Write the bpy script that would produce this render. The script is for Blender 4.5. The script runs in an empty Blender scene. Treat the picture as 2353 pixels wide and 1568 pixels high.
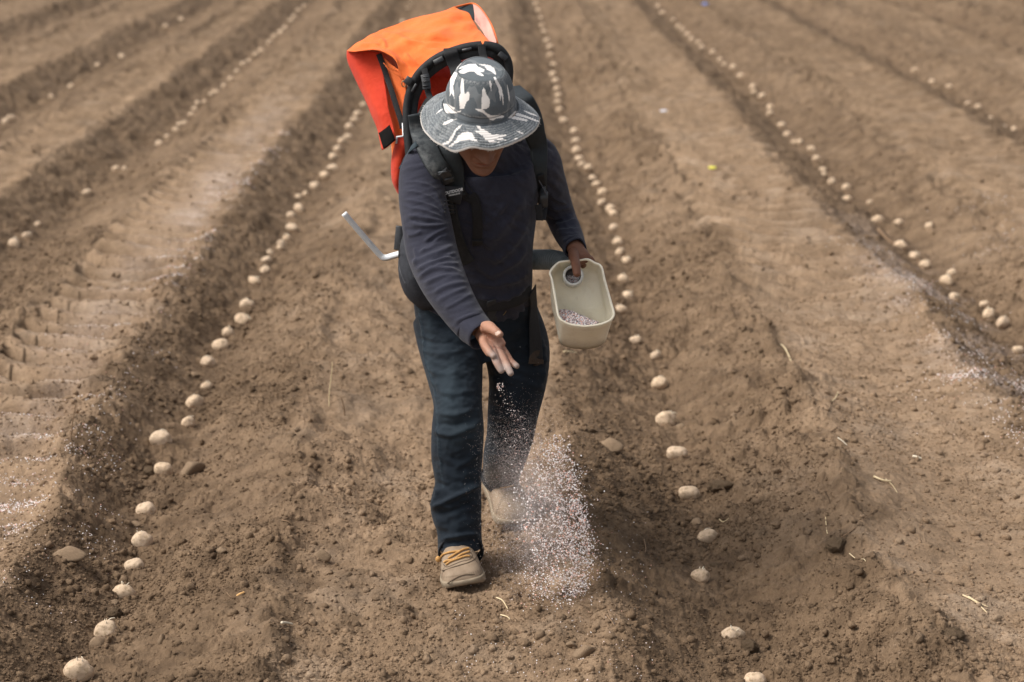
import bpy, math, random
import numpy as np
from mathutils import Vector, Matrix, noise as mnoise
R = math.radians
random.seed(7); rng = np.random.default_rng(7)
sc = bpy.context.scene
col = sc.collection

# ------------------------------------------------------------ camera, sky, sun, exposure
PW = 2353.0                       # photograph width used for measuring
FPX = 70.0/36.0*PW
CXP, CYP = 1176.5, 784.0
PITCH = math.atan(1130/FPX); CAMH = 2.0
YAW = math.atan(49.5*math.cos(PITCH)/FPX)
cam_d = bpy.data.cameras.new("camera"); cam = bpy.data.objects.new("camera", cam_d); col.objects.link(cam)
cam.location = (0, 0, CAMH); cam.rotation_euler = (math.pi/2-PITCH, 0, -YAW)
cam_d.lens = 70; cam_d.sensor_width = 36; cam_d.clip_start = .1; cam_d.clip_end = 2000
cam_d.dof.use_dof = True; cam_d.dof.focus_distance = 5.42; cam_d.dof.aperture_fstop = 3.3
sc.camera = cam
w = bpy.data.worlds.new("World"); sc.world = w; w.use_nodes = True
nt = w.node_tree; bg = nt.nodes["Background"]; sky = nt.nodes.new("ShaderNodeTexSky")
sky.sky_type = 'NISHITA'; sky.sun_disc = False
SUN_EL, SUN_AZ = R(52), R(-102)    # azimuth measured from +Y towards +X
sky.sun_elevation = SUN_EL; sky.sun_rotation = SUN_AZ; sky.dust_density = 4.0; sky.air_density = 1.0; sky.ozone_density = .4
hs = nt.nodes.new('ShaderNodeHueSaturation'); hs.inputs['Saturation'].default_value = .30   # thin even cloud
nt.links.new(sky.outputs[0], hs.inputs['Color']); nt.links.new(hs.outputs[0], bg.inputs[0]); bg.inputs[1].default_value = .088
sl = bpy.data.lights.new("sun", 'SUN'); so = bpy.data.objects.new("sun", sl); col.objects.link(so)
sl.energy = 1.75; sl.angle = R(32); sl.color = (1, .94, .86)
sd = Vector((math.sin(SUN_AZ)*math.cos(SUN_EL), math.cos(SUN_AZ)*math.cos(SUN_EL), math.sin(SUN_EL)))
so.rotation_euler = sd.to_track_quat('Z', 'Y').to_euler()
sc.view_settings.view_transform = 'Standard'; sc.view_settings.look = 'None'
sc.view_settings.exposure = 0.93; sc.view_settings.gamma = 1; sc.view_settings.use_curve_mapping = False

# ------------------------------------------------------------ measuring: a pixel of the photograph to a place
CP, SP = math.cos(PITCH), math.sin(PITCH); CYW, SYW = math.cos(YAW), math.sin(YAW)
def ray(px, py):
    x = (px-CXP)/FPX; y = -(py-CYP)/FPX
    a, b, c = x, CP+y*SP, -SP+y*CP
    return np.array((a*CYW+b*SYW, -a*SYW+b*CYW, c))
def P(px, py, Y):                 # point seen at a pixel, Y metres from the camera along the rows
    d = ray(px, py); t = Y/d[1]
    return np.array((d[0]*t, Y, CAMH+d[2]*t))
def G(px, py, z=0.0):             # point seen at a pixel at height z
    d = ray(px, py); t = (z-CAMH)/d[2]
    return d[0]*t, d[1]*t
def proj(v):                      # points -> measuring pixels (used to lay surface patterns on cloth and skin)
    v = np.asarray(v, float); x, y, z = v[..., 0], v[..., 1], v[..., 2]-CAMH
    a = x*CYW-y*SYW; b = x*SYW+y*CYW
    dep = b*CP-z*SP; up = b*SP+z*CP
    return CXP+FPX*a/dep, CYP-FPX*up/dep

# ------------------------------------------------------------ numpy noise
def h2(ix, iy, s):
    ix = np.asarray(ix).astype(np.int64).astype(np.uint32); iy = np.asarray(iy).astype(np.int64).astype(np.uint32)
    n = ix*np.uint32(374761393) ^ (iy*np.uint32(668265263)+np.uint32(s)*np.uint32(2246822519))
    n = (n ^ (n >> np.uint32(13)))*np.uint32(1274126177); n = n ^ (n >> np.uint32(16))
    n = n*np.uint32(2654435769); n = n ^ (n >> np.uint32(15))
    return n.astype(np.float64)/4294967295.0
def vn(x, y, s=0):
    ix, iy = np.floor(x), np.floor(y); fx, fy = x-ix, y-iy
    u, v = fx*fx*(3-2*fx), fy*fy*(3-2*fy)
    a, b = h2(ix, iy, s), h2(ix+1, iy, s); c, d = h2(ix, iy+1, s), h2(ix+1, iy+1, s)
    return ((a*(1-u)+b*u)*(1-v)+(c*(1-u)+d*u)*v)*2-1
def fbm(x, y, s=0, o=4):
    t, a = 0, 1.0
    for i in range(o):
        t = t+a*vn(x, y, s+i*17); a *= .5; x, y = x*2.03+3.7, y*2.03+1.3
    return t
def lumps(x, y, cell, s, r0, r1, dens):   # half buried rounded clods
    ix, iy = np.floor(x/cell), np.floor(y/cell); out = np.zeros_like(x)
    for i in (-1, 0, 1):
        for j in (-1, 0, 1):
            a, b = ix+i, iy+j
            cx = (a+h2(a, b, s))*cell; cy = (b+h2(a, b, s+1))*cell; q = h2(a, b, s+2)
            r = cell*(r0+(r1-r0)*h2(a, b, s+3)**2)
            an = h2(a, b, s+5)*3.14; e = .65+.35*h2(a, b, s+4)
            dx, dy = x-cx, y-cy; ca, sa = np.cos(an), np.sin(an)
            d2 = (dx*ca+dy*sa)**2+((dy*ca-dx*sa)/e)**2
            hh = np.sqrt(np.maximum(r*r-d2, 0))*.75*(q < dens)
            out = np.maximum(out, hh)
    return out
def sst(a, b, x):
    t = np.clip((x-a)/(b-a), 0, 1); return t*t*(3-2*t)

# ------------------------------------------------------------ objects
def new_obj(name, me, mat=None, parent=None, loc=None):
    o = bpy.data.objects.new(name, me); col.objects.link(o)
    if mat: me.materials.append(mat)
    if parent is not None: o.parent = parent
    if loc is not None: o.location = loc
    return o
def root_of(p):
    while p.parent: p = p.parent
    return np.array(p.location)
def mkmesh(V, F, smooth=True, name="mesh"):
    V = np.asarray(V, np.float32); me = bpy.data.meshes.new(name)
    if isinstance(F, np.ndarray):
        n, k = F.shape; me.vertices.add(len(V)); me.vertices.foreach_set("co", V.ravel())
        me.loops.add(n*k); me.loops.foreach_set("vertex_index", F.astype(np.int32).ravel())
        me.polygons.add(n); me.polygons.foreach_set("loop_start", np.arange(0, n*k, k, dtype=np.int32))
        me.polygons.foreach_set("loop_total", np.full(n, k, np.int32)); me.update(calc_edges=True)
    else:
        me.from_pydata(V.tolist(), [], F); me.update()
    me.polygons.foreach_set("use_smooth", np.full(len(me.polygons), smooth, bool))
    return me
def obj(name, VF, mat, parent=None, loc=None, smooth=True):
    """world-space vertices; top-level things get their origin at loc"""
    V, F = VF; V = np.asarray(V, float)
    base = root_of(parent) if parent is not None else np.array(loc if loc is not None else (0, 0, 0))
    me = mkmesh(V-base, F, smooth, name)
    return new_obj(name, me, mat, parent, None if parent is not None else base)
def tag(o, label=None, cat=None, group=None, kind=None):
    if label: o["label"] = label
    if cat: o["category"] = cat
    if group: o["group"] = group
    if kind: o["kind"] = kind
    return o
def empty(name, loc):
    o = bpy.data.objects.new(name, None); col.objects.link(o); o.location = loc; o.empty_display_size = .1; return o
def getV(me):
    a = np.empty(len(me.vertices)*3, np.float32); me.vertices.foreach_get("co", a); return a.reshape(-1, 3).astype(float)
def getN(me):
    a = np.empty(len(me.vertices)*3, np.float32); me.vertex_normals.foreach_get("vector", a); return a.reshape(-1, 3).astype(float)
def setV(me, V):
    me.vertices.foreach_set("co", np.asarray(V, np.float32).ravel()); me.update()
def attr(me, name, vals):
    a = me.attributes.new(name, 'FLOAT', 'POINT'); a.data.foreach_set("value", np.asarray(vals, np.float32))
def join(*parts):
    V, F, n = [], [], 0
    for v, f in parts:
        V.extend(np.asarray(v).tolist()); F.extend([tuple(int(i)+n for i in q) for q in f]); n += len(v)
    return np.array(V), F

# ------------------------------------------------------------ materials
def mat(name, base, rough=.8, spec=.3, metallic=0, sheen=0):
    m = bpy.data.materials.new(name); m.use_nodes = True; b = m.node_tree.nodes["Principled BSDF"]
    b.inputs["Base Color"].default_value = (*base, 1); b.inputs["Roughness"].default_value = rough
    b.inputs["Specular IOR Level"].default_value = spec; b.inputs["Metallic"].default_value = metallic
    if sheen: b.inputs["Sheen Weight"].default_value = sheen; b.inputs["Sheen Roughness"].default_value = .5
    return m
class NB:
    def __init__(s, m): s.m = m; s.t = m.node_tree; s.b = s.t.nodes["Principled BSDF"]; s.co = s.n("ShaderNodeTexCoord").outputs["Object"]
    def n(s, ty, **k):
        x = s.t.nodes.new(ty)
        for a, v in k.items(): setattr(x, a, v)
        return x
    def l(s, a, b): s.t.links.new(a, b)
    def noise(s, scale, detail=4, rough=.6, vec=None, dist=0):
        x = s.n("ShaderNodeTexNoise"); x.inputs["Scale"].default_value = scale; x.inputs["Detail"].default_value = detail
        x.inputs["Roughness"].default_value = rough; x.inputs["Distortion"].default_value = dist; s.l(vec or s.co, x.inputs["Vector"]); return x.outputs[0]
    def scalev(s, v, vec=None):
        x = s.n("ShaderNodeMapping"); x.inputs["Scale"].default_value = v; s.l(vec or s.co, x.inputs["Vector"]); return x.outputs[0]
    def ramp(s, f, stops):
        x = s.n("ShaderNodeValToRGB"); e = x.color_ramp.elements
        while len(e) < len(stops): e.new(.5)
        for i, (p_, c) in enumerate(stops): e[i].position = p_; e[i].color = (*c, 1) if len(c) == 3 else c
        s.l(f, x.inputs[0]); return x.outputs[0]
    def mix(s, f, a, b, mode='MIX'):
        x = s.n("ShaderNodeMix", data_type='RGBA', blend_type=mode)
        for i, v in ((0, f), (6, a), (7, b)):
            if isinstance(v, (int, float)): x.inputs[i].default_value = v
            elif isinstance(v, tuple): x.inputs[i].default_value = (*v, 1)
            else: s.l(v, x.inputs[i])
        return x.outputs[2]
    def math(s, op, a, b=0.0, clamp=False):
        x = s.n("ShaderNodeMath", operation=op, use_clamp=clamp)
        for i, v in ((0, a), (1, b)):
            if isinstance(v, (int, float)): x.inputs[i].default_value = v
            else: s.l(v, x.inputs[i])
        return x.outputs[0]
    def attr(s, name): return s.n("ShaderNodeAttribute", attribute_name=name).outputs["Fac"]
    def bump(s, h, dist=.002, strength=1.0):
        x = s.n("ShaderNodeBump"); x.inputs["Distance"].default_value = dist; x.inputs["Strength"].default_value = strength
        s.l(h, x.inputs["Height"]); s.l(x.outputs[0], s.b.inputs["Normal"])
    def base(s, c): s.l(c, s.b.inputs["Base Color"])
def noisy(name, c1, c2, scale, rough=.8, spec=.3, bump=0, bscale=None, sheen=0, detail=5):
    m = mat(name, c1, rough, spec, sheen=sheen); b = NB(m); f = b.noise(scale, detail)
    b.base(b.ramp(f, [(.3, c1), (.7, c2)]))
    if bump: b.bump(b.noise(bscale or scale*4, 4), bump)
    return m
# ------------------------------------------------------------ the field
FUR = np.array([-3.83-1.6*k for k in range(12, 0, -1)]+[-3.83, -2.50, -1.12, .65, 2.27, 4.02]+[4.02+1.65*k for k in range(1, 13)])
# where the line of tubers in the two nearest furrows wanders
WL = np.array([(0, -1.06), (5.1, -1.06), (5.9, -1.09), (6.9, -1.17), (8.2, -1.18), (9.9, -1.14), (12, -1.13), (16, -1.08), (25, -1.1), (400, -1.12)])
WR = np.array([(0, .69), (4.8, .68), (5.5, .64), (6.7, .66), (8.5, .66), (9.7, .66), (12.3, .68), (14, .62), (16, .59), (20, .62), (400, .65)])
FB = .125                           # furrow depth
def furdist(x, y):
    i = np.clip(np.searchsorted(FUR, x), 1, len(FUR)-1); a, b = FUR[i-1], FUR[i]
    wl, wr = np.interp(y, WL[:, 0], WL[:, 1]), np.interp(y, WR[:, 0], WR[:, 1])
    wob = .03*vn(y*.7, x*0+.5, 3)
    def fix(c): return np.where(np.abs(c+1.12) < .01, wl, np.where(np.abs(c-.65) < .01, wr, c+wob))
    a, b = fix(a), fix(b)
    da, db = x-a, b-x
    near_a = da < db
    return np.where(near_a, da, -db), a, b   # signed distance to nearest furrow, furrows either side
def CWL(y, x=None):
    c = np.interp(y, [4.5, 6, 7.2, 9.6], [.30, .25, .27, .36])
    return c if x is None else np.where((x > -1.9) & (x < 0), c, .38)
def relief(x, y, fine=True):
    d, a, b = furdist(x, y)
    d = d+.030*fbm(x*3.1, y*2.3, 5, 3)*sst(.02, .2, np.abs(d))
    ad = np.abs(d); right = d > 0
    cw = np.where(right, .47, CWL(y, x))*(1+.10*vn(y*.9, x*0+2.2, 9)); ch = (.022+.018*((x > .8) & (x < 1.6)))*(1+.5*vn(y*1.3, x*0+7.1, 19))
    t = np.clip(ad/cw, 0, 1)
    z = -FB+(FB+ch)*np.where(t < 1, .7*t+.3*sst(0, 1, t), 1)+.012*np.exp(-(ad/.035)**2)
    z = np.where(ad > cw, ch*(1-sst(0, np.where((x > -1.0) & (x < .6), .40, np.where(x > .6, .34, .14)), ad-cw)), z)
    bed = sst(0, .07, ad-cw)
    manbed = (x > -1.0) & (x < .6)
    z = z+bed*(.014*fbm(x*1.6, y*1.2, 31, 3))
    # tractor lug marks pressed into the wheel beds
    c_ = np.where(x < .6, a+.47, a+.50); w_ = (b-CWL(y, x))-c_; u = np.clip((x-c_)/np.maximum(w_, .1), 0, 1)
    arc = np.where(u < .5, (.5-u)**2*.7, 0)
    ph = (y-arc+.05*vn(x*5, y*3, 77))*2*math.pi/.235
    bar = np.clip(1.5*np.sin(ph), -1, 1)
    tr = bed*np.where(manbed, .0, 1)*np.clip(.95+.6*vn(x*.9, y*.35, 41), .35, 1)*sst(5.6, 7.2, y+np.where(x > 0, -3.0, 0))
    z = z+tr*(.038+.006*(1-sst(.3, .7, u)))*bar-.012*bed*np.where(x > -1, 0, 1)
    # trampled hollows on the worker's bed
    z = z+np.where(manbed, bed, 0)*(.026*fbm(x*4.2, y*3.4, 51, 3)-.008)
    z = z-.018*np.exp(-(((x+.10)/.10)**2+((y-5.02)/.08)**2))
    z = z+.045*np.exp(-(((x+.05)/.25)**2+((y-4.86)/.10)**2))*(.7+.5*vn(x*9, y*9, 4))
    if fine:
        loose = np.where(manbed, 1.0-.35*bed, 1-.62*bed)*np.where((x > .7) & (x < 1.35), 1.35, 1)*np.clip(.85+.45*vn(x*2.3, y*1.9, 61), .75, 1.3)
        near = np.clip(14/np.maximum(y, 1), 0, 1); far = 1+.5*sst(8, 20, y)
        wx, wy = x+.02*vn(x*7, y*7, 33), y+.02*vn(x*7, y*7, 34)
        # clumps with creases between them
        for sc_, am, sd_ in ((.19, .030, 210), (.095, .021, 220), (.048, .0115, 230), (.024, .0055, 240), (.012, .0028, 250)):
            nn = np.abs(vn(wx/sc_, wy/sc_*.9, sd_)+.35*vn(wx/sc_*2.1, wy/sc_*2.1, sd_+3))
            z = z+am*(nn-.3)*loose*(far if sc_ > .08 else near if sc_ < .03 else 1)
        # lines where loose earth has slid towards the furrow
        sl_ = (ad < cw)*vn(x*4, (y+np.where(right, -.5, .5)*x)*22, 81)
        z = z+.0045*sl_*sst(.04, .15, ad)
        z = z+lumps(x, y, .22, 100, .10, .24, .25)*loose*.7
        z = z+lumps(x+.3*z, y, .08, 200, .10, .34, .22)*loose*.8
        z = z+lumps(x, y+.5*z, .030, 300, .15, .45, .45)*loose*near
        z = z+lumps(x, y, .014, 400, .2, .5, .6)*loose*near
    return z
def Hz(x, y): return float(relief(np.array([float(x)]), np.array([float(y)]), False)[0])
def Hf(x, y): return relief(np.atleast_1d(np.asarray(x, float)), np.atleast_1d(np.asarray(y, float)), True)

def damp_shade_at(xx, yy):
    d, a, b = furdist(xx, yy); ad = np.abs(d); cw = np.where(d > 0, .47, CWL(yy, xx))
    nz = .10*fbm(xx*6, yy*4, 15, 4)
    mb = (xx > -1.0) & (xx < .6)
    dry_lit = sst(cw*.82, cw*1.30, ad+nz*.9)*np.where(mb, .62, 1)*np.where(xx < -3, .8, 1)*np.where(xx > 2.2, .75, 1)
    dry_lit = np.maximum(dry_lit, .45*(d > 0)*sst(.0, .3, ad)*(.5+vn(xx*1.2, yy*.8, 16)))
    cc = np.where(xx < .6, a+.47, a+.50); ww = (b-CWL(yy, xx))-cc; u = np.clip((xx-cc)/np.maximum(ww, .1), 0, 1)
    lug = np.sin((yy-np.where(u < .5, (.5-u)**2*.7, 0)+.05*vn(xx*5, yy*3, 77))*2*math.pi/.235)   # shade of grazing sun painted into the soil colour of the pressed hollows
    dry_lit = dry_lit*np.where(mb, 1, 1-.42*np.clip(-lug+.1, 0, 1)*sst(5.6, 7.2, yy+np.where(xx > 0, -2.5, 0)))
    return 1-dry_lit*(1-.55*sst(8, 24, yy))  # distant soil set darker
def field():
    # rows of vertices closer together near the camera, fan shaped so that far ground costs little
    hh = CAMH; ys = [4.15]
    while ys[-1] < 34: ys.append(ys[-1]+max(.0055, (ys[-1]*CP+.5)**2/(1991*hh)*.85))
    while ys[-1] < 600: ys.append(ys[-1]*1.12)
    ys = np.concatenate([[-12, -6, -2, 0, 1, 2, 2.8, 3.3, 3.7, 3.9, 4.05], ys])
    ts = np.concatenate([[-3, -2, -1.3, -.9, -.7, -.55, -.46, -.40], np.linspace(-.36, .36, 1500), [.40, .46, .55, .7, .9, 1.3, 2, 3]])
    yy, tt = np.meshgrid(ys, ts, indexing='ij'); xx = tt*(np.maximum(yy, 3.5)+.4)*.93
    z = np.empty_like(xx)
    for i in range(0, len(ys), 60): z[i:i+60] = relief(xx[i:i+60], yy[i:i+60])
    d, a, b = furdist(xx, yy)
    moist = damp_shade_at(xx, yy)
    u = (xx-a)/(b-a)
    V = np.stack([xx, yy, z], -1).reshape(-1, 3); n, m = xx.shape
    idx = np.arange(n*m).reshape(n, m)
    F = np.stack([idx[:-1, :-1], idx[:-1, 1:], idx[1:, 1:], idx[1:, :-1]], -1).reshape(-1, 4)
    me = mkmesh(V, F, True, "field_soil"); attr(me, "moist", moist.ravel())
    bars = np.clip(.55-.75*np.sin(yy*2*math.pi/.235+.6), 0, 1)
    res = np.exp(-((xx+1.70)/.13)**2)*sst(5.2, 6.5, yy)*(1-sst(13, 19, yy))*(.25+.75*bars)*np.clip(.55+.7*vn(xx*5, yy*2.5, 88), 0, 1)
    res += .55*np.exp(-((xx-2.02)/.20)**2)*sst(6, 7.5, yy)*(1-sst(9, 12, yy))*np.clip(.3+.9*vn(xx*5, yy*4, 89), 0, 1)
    attr(me, "residue", np.clip(res, 0, 1).ravel())
    cav = z-relief(xx, yy, False); attr(me, "lump", np.clip(cav/.02, -1, 2).ravel())
    return me
soil = mat("soil", (.2, .13, .08), .95, .15); b = NB(soil)
g = b.n("ShaderNodeNewGeometry").outputs["Position"]
big = b.noise(1.3, 4, .6, g); mid = b.noise(9, 5, .65, g); fin = b.noise(70, 5, .75, g)
dry = b.ramp(mid, [(.28, (.195, .133, .084)), (.5, (.295, .203, .130)), (.75, (.38, .270, .178))])
wet = b.ramp(mid, [(.26, (.080, .052, .032)), (.5, (.156, .104, .064)), (.78, (.248, .169, .106))])
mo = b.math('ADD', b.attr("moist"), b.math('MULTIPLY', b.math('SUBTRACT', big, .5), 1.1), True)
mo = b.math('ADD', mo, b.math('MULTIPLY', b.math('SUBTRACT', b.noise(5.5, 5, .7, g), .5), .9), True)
pale = b.ramp(b.noise(2.6, 6, .7, g), [(.52, (0, 0, 0)), (.68, (.75, .75, .75))])
dry = b.mix(pale, dry, (.43, .325, .235))
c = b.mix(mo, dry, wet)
c = b.mix(b.ramp(fin, [(.3, (.0, .0, .0)), (.75, (1, 1, 1))]), b.mix(1.0, c, (.78, .78, .78), 'MULTIPLY'), b.mix(1.0, c, (1.16, 1.15, 1.13), 'MULTIPLY'))
c = b.mix(b.math('MULTIPLY', b.attr("residue"), b.ramp(b.noise(110, 4, .8, g), [(.38, (.15, .15, .15)), (.62, (1, 1, 1))])), c, (.66, .55, .49))
b.base(c)
b.bump(b.math('ADD', b.noise(160, 5, .7, g), b.math('MULTIPLY', b.noise(45, 5, .7, g), 1.6)), .006, .9)
ground = new_obj("field_soil", field(), soil); tag(ground, "ploughed brown potato field with long furrows and rutted beds", "field", kind="structure")
# ------------------------------------------------------------ small things lying on the soil
def onground(px, py, lift=0.0):
    z = 0.0
    for _ in range(5):
        x, y = G(px, py, z+lift); z = Hz(x, y)
    return x, y, z
ONES = "first second third fourth fifth sixth seventh eighth ninth tenth eleventh twelfth thirteenth fourteenth fifteenth sixteenth seventeenth eighteenth nineteenth".split()
def ordinal(n):
    if n < 20: return ONES[n-1]
    t = {2: ("twentieth", "twenty"), 3: ("thirtieth", "thirty"), 4: ("fortieth", "forty"), 5: ("fiftieth", "fifty"), 6: ("sixtieth", "sixty")}[n//10]
    return t[0] if n % 10 == 0 else t[1]+" "+ONES[n % 10-1]
def ico(sub):
    import bmesh
    bm = bmesh.new(); bmesh.ops.create_icosphere(bm, subdivisions=sub, radius=1.0); bm.verts.ensure_lookup_table()
    V = np.array([v.co[:] for v in bm.verts]); F = np.array([[v.index for v in f.verts] for f in bm.faces]); bm.free(); return V, F
IV, IF = ico(4); IV3, IF3 = ico(3)
def n3(V, s, seed): return np.array([mnoise.noise(Vector(v*s)+Vector((seed*7.1, seed*3.3, seed))) for v in V])
def potato_shape(seed):
    r = random.Random(seed); V = IV.copy()
    V *= 1+.16*n3(V, 1.2, seed)[:, None]+.05*n3(V, 3.0, seed+50)[:, None]
    for _ in range(5):              # eyes
        e = np.array([r.uniform(-1, 1), r.uniform(-1, 1), r.uniform(-.2, 1)]); e /= np.linalg.norm(e)
        V *= (1-.05*np.exp(-((V-e)**2).sum(1)/.012))[:, None]
    return V*np.array([1.0, r.uniform(.74, .86), r.uniform(.76, .90)])
def tube(pts, rad, n=8, caps=True):
    pts = [np.array(p, float) for p in pts]; m = len(pts)
    rad = [rad]*m if isinstance(rad, (int, float)) else rad
    V, F = [], []; t0 = pts[1]-pts[0]; ref = np.array((0, 0, 1.0)) if abs(t0[2]) < .9*np.linalg.norm(t0) else np.array((1.0, 0, 0))
    for i in range(m):
        t = pts[min(i+1, m-1)]-pts[max(i-1, 0)]; t = t/(np.linalg.norm(t)+1e-9)
        u = np.cross(t, ref); u /= np.linalg.norm(u)+1e-9; v = np.cross(t, u); ref = -v if False else ref
        for k in range(n):
            a = 2*math.pi*k/n; V.append(pts[i]+rad[i]*(math.cos(a)*u+math.sin(a)*v))
    for i in range(m-1):
        for k in range(n):
            k2 = (k+1) % n; F.append((i*n+k, i*n+k2, (i+1)*n+k2, (i+1)*n+k))
    if caps: F.append(tuple(range(n-1, -1, -1))); F.append(tuple(range((m-1)*n, m*n)))
    return np.array(V), F
def crom(pts, sub):
    pts = np.array(pts, float); m = len(pts); out = []
    for i in range(m-1):
        p0, p1, p2, p3 = pts[max(i-1, 0)], pts[i], pts[i+1], pts[min(i+2, m-1)]
        for s in range(sub):
            t = s/sub; out.append(.5*((2*p1)+(-p0+p2)*t+(2*p0-5*p1+4*p2-p3)*t*t+(-p0+3*p1-3*p2+p3)*t**3))
    out.append(pts[-1]); return np.array(out)

potato_m = mat("potato_skin", (.55, .43, .27), .75, .25); b = NB(potato_m)
f1 = b.noise(22, 4, .6); f2 = b.noise(160, 4, .7); oi = b.n("ShaderNodeObjectInfo").outputs["Random"]
c = b.ramp(f1, [(.3, (.50, .37, .25)), (.55, (.62, .475, .34)), (.8, (.70, .555, .41))])
c = b.mix(b.math('MULTIPLY', oi, .5), c, (.60, .44, .29)); c = b.mix(b.ramp(f2, [(.56, (0, 0, 0)), (.72, (.7, .7, .7))]), c, (.27, .19, .115)); c = b.mix(b.ramp(b.noise(2.2, 5, .7), [(.50, (0, 0, 0)), (.62, (.85, .85, .85))]), c, (.33, .235, .145)); b.base(c); b.bump(f2, .0006)
sprout_m = noisy("sprout", (.72, .62, .45), (.78, .70, .58), 60, .6)
PV = []
for k in range(6):
    V = potato_shape(k+3); me = mkmesh(V, IF, True, "potato"); r = random.Random(k+90); parts = []
    for s in range([3, 4, 5, 0, 2, 6][k]):
        a = r.uniform(0, 6.28); q = np.array([math.cos(a)*.45+.25, math.sin(a)*.45, 1.0]); q /= np.linalg.norm(q)
        if s == 0 and k in (1, 4): pts = [q*.72, q*.86, q*.92+np.array([.25, .05, .05]), q*.85+np.array([.6, .1, .02])]; rr = [.05, .05, .045, .03]
        else:
            dd = np.array([r.uniform(-.18, .18), r.uniform(-.18, .18), r.uniform(.05, .2)])
            pts = [q*.68, q*.84, q*.9+dd*.6, q*.92+dd]; rr = [.06, .055, .04, .015]
        parts.append(tube(crom(pts, 3), list(np.interp(np.linspace(0, 3, 10), range(4), rr)), 6))
    sm = mkmesh(*join(*parts), True, "sprout") if parts else None
    me.materials.append(potato_m)
    if sm: sm.materials.append(sprout_m)
    PV.append((me, sm))
LOWR = .0335/27                     # metres per measuring pixel at unit distance are worked out from the camera
def put_potato(px, py, wpx, k, label, group, sink=.28, rot=None):
    x, y, z = onground(px, py, .018)
    dep = y*CP+(CAMH-z)*SP; r = wpx/2*dep/FPX
    r = min(max(r*1.06, .022), .037)
    z = max(z, float(np.mean(Hf(x+np.array([0, r, -r, 0, 0])*.6, y+np.array([0, 0, 0, r, -r])*.6)))-.002)
    me, sm = PV[k % 6]; o = bpy.data.objects.new("potato", me); col.objects.link(o)
    o.location = (x, y, z+r*(.72-sink-.16*random.Random(int(px+py)).random())); rr = random.Random(int(px*7+py)); e_ = rr.uniform(.88, 1.14); o.scale = (r*e_, r/e_, r*rr.uniform(.9, 1.1))
    o.rotation_euler = (rr.uniform(-.35, .35), rr.uniform(-.35, .35), rot if rot is not None else rr.uniform(-.9, .9))
    if sm and y < 11: s = bpy.data.objects.new("sprout", sm); col.objects.link(s); s.parent = o
    tag(o, label, "potato", group); return o
near_L = [(180,1540,66,0,"pale potato crowned with short pink sprouts, nearest the camera in the left furrow"),(242,1447,56,1,"potato with one long white sprout lying over it, above a brown clod"),(283,1358,52,2,"roundish potato with several white sprouts on top, third along the left furrow"),(308,1298,42,3,"smooth upright potato, fourth from the near end of the left furrow"),(325,1238,46,0,"slanting potato with a small sprout at its upper end, fifth in the left furrow"),(335,1175,46,3,"smooth bare oval potato, sixth from the near end of the left furrow"),(375,1083,40,3,"small round potato beside the large brown rock in the left furrow"),(370,1022,44,4,"oval potato with a pale sprout on its left end, above the potato by the rock")]
for px, py, wd, k, l in near_L: put_potato(px, py, wd, k, l, "seed potatoes in the furrow left of the person", rot=.1)
L1 = [(432,972,30),(448,925,42),(475,886,28),(478,830,34),(507,799,40),(524,762,30),(556,734,36),(567,710,31),(585,648,28),(610,623,27),(612,607,22),(620,577,18),(644,572,14),(647,559,18),(659,544,22),(672,526,30),(669,498,22),(687,478,26),(685,449,14),(702,447,15),(724,432,28),(746,407,24),(764,388,24),(766,366,25),(777,343,20),(787,328,20),(800,315,20),(803,291,22),(815,277,18),(822,262,20),(835,243,18),(848,222,18),(857,204,18),(868,183,18),(905,98,16),(915,75,16),(926,50,16),(938,22,16),(943,8,16)]
for i, q in enumerate(L1): put_potato(*q, i*5+1, ordinal(i+9)+" potato from the near end of the furrow left of the person", "seed potatoes in the furrow left of the person")
near_R = [(1735,1562,52,3,"potato cut off by the bottom edge of the photo, nearest in the right furrow"),(1683,1455,50,2,"round potato with ragged white sprouts, resting above a dark clod and thin root"),(1610,1323,44,5,"potato bristling with sprouts on its left end, third in the right furrow"),(1626,1230,42,4,"small potato with a sprout on its upper right, fourth in the right furrow"),(1583,1134,46,3,"knobbly round potato without sprouts, below the egg shaped one"),(1556,1040,46,3,"large smooth egg shaped potato with a small yellow eye at its foot"),(1530,965,50,1,"oblong potato touching a half buried lump, seventh in the right furrow"),(1516,881,40,4,"pointed potato standing alone on the slope, eighth in the right furrow")]
for px, py, wd, k, l in near_R: put_potato(px, py, wd, k, l, "seed potatoes in the furrow right of the person", rot=.15)
R1 = [(1507,822,26),(1462,778,26),(1425,709,28),(1443,682,28),(1432,638,25),(1440,597,24),(1425,577,24),(1420,555,26),(1411,523,22),(1409,503,22),(1403,480,29),(1383,466,22),(1385,441,24),(1371,425,20),(1362,411,20),(1352,395,22),(1338,379,24),(1331,364,20),(1325,345,22),(1323,328,22),(1320,300,26),(1296,277,28),(1287,255,20),(1283,238,18),(1284,222,20),(1280,204,18),(1278,190,20),(1271,170,22),(1272,150,20),(1265,128,20),(1264,112,18),(1257,95,18),(1250,78,20),(1246,60,18),(1243,42,20),(1237,24,18),(1231,8,18)]
for i, q in enumerate(R1): put_potato(*q, i*3+2, ordinal(i+9)+" potato from the near end of the furrow right of the person", "seed potatoes in the furrow right of the person")
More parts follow.
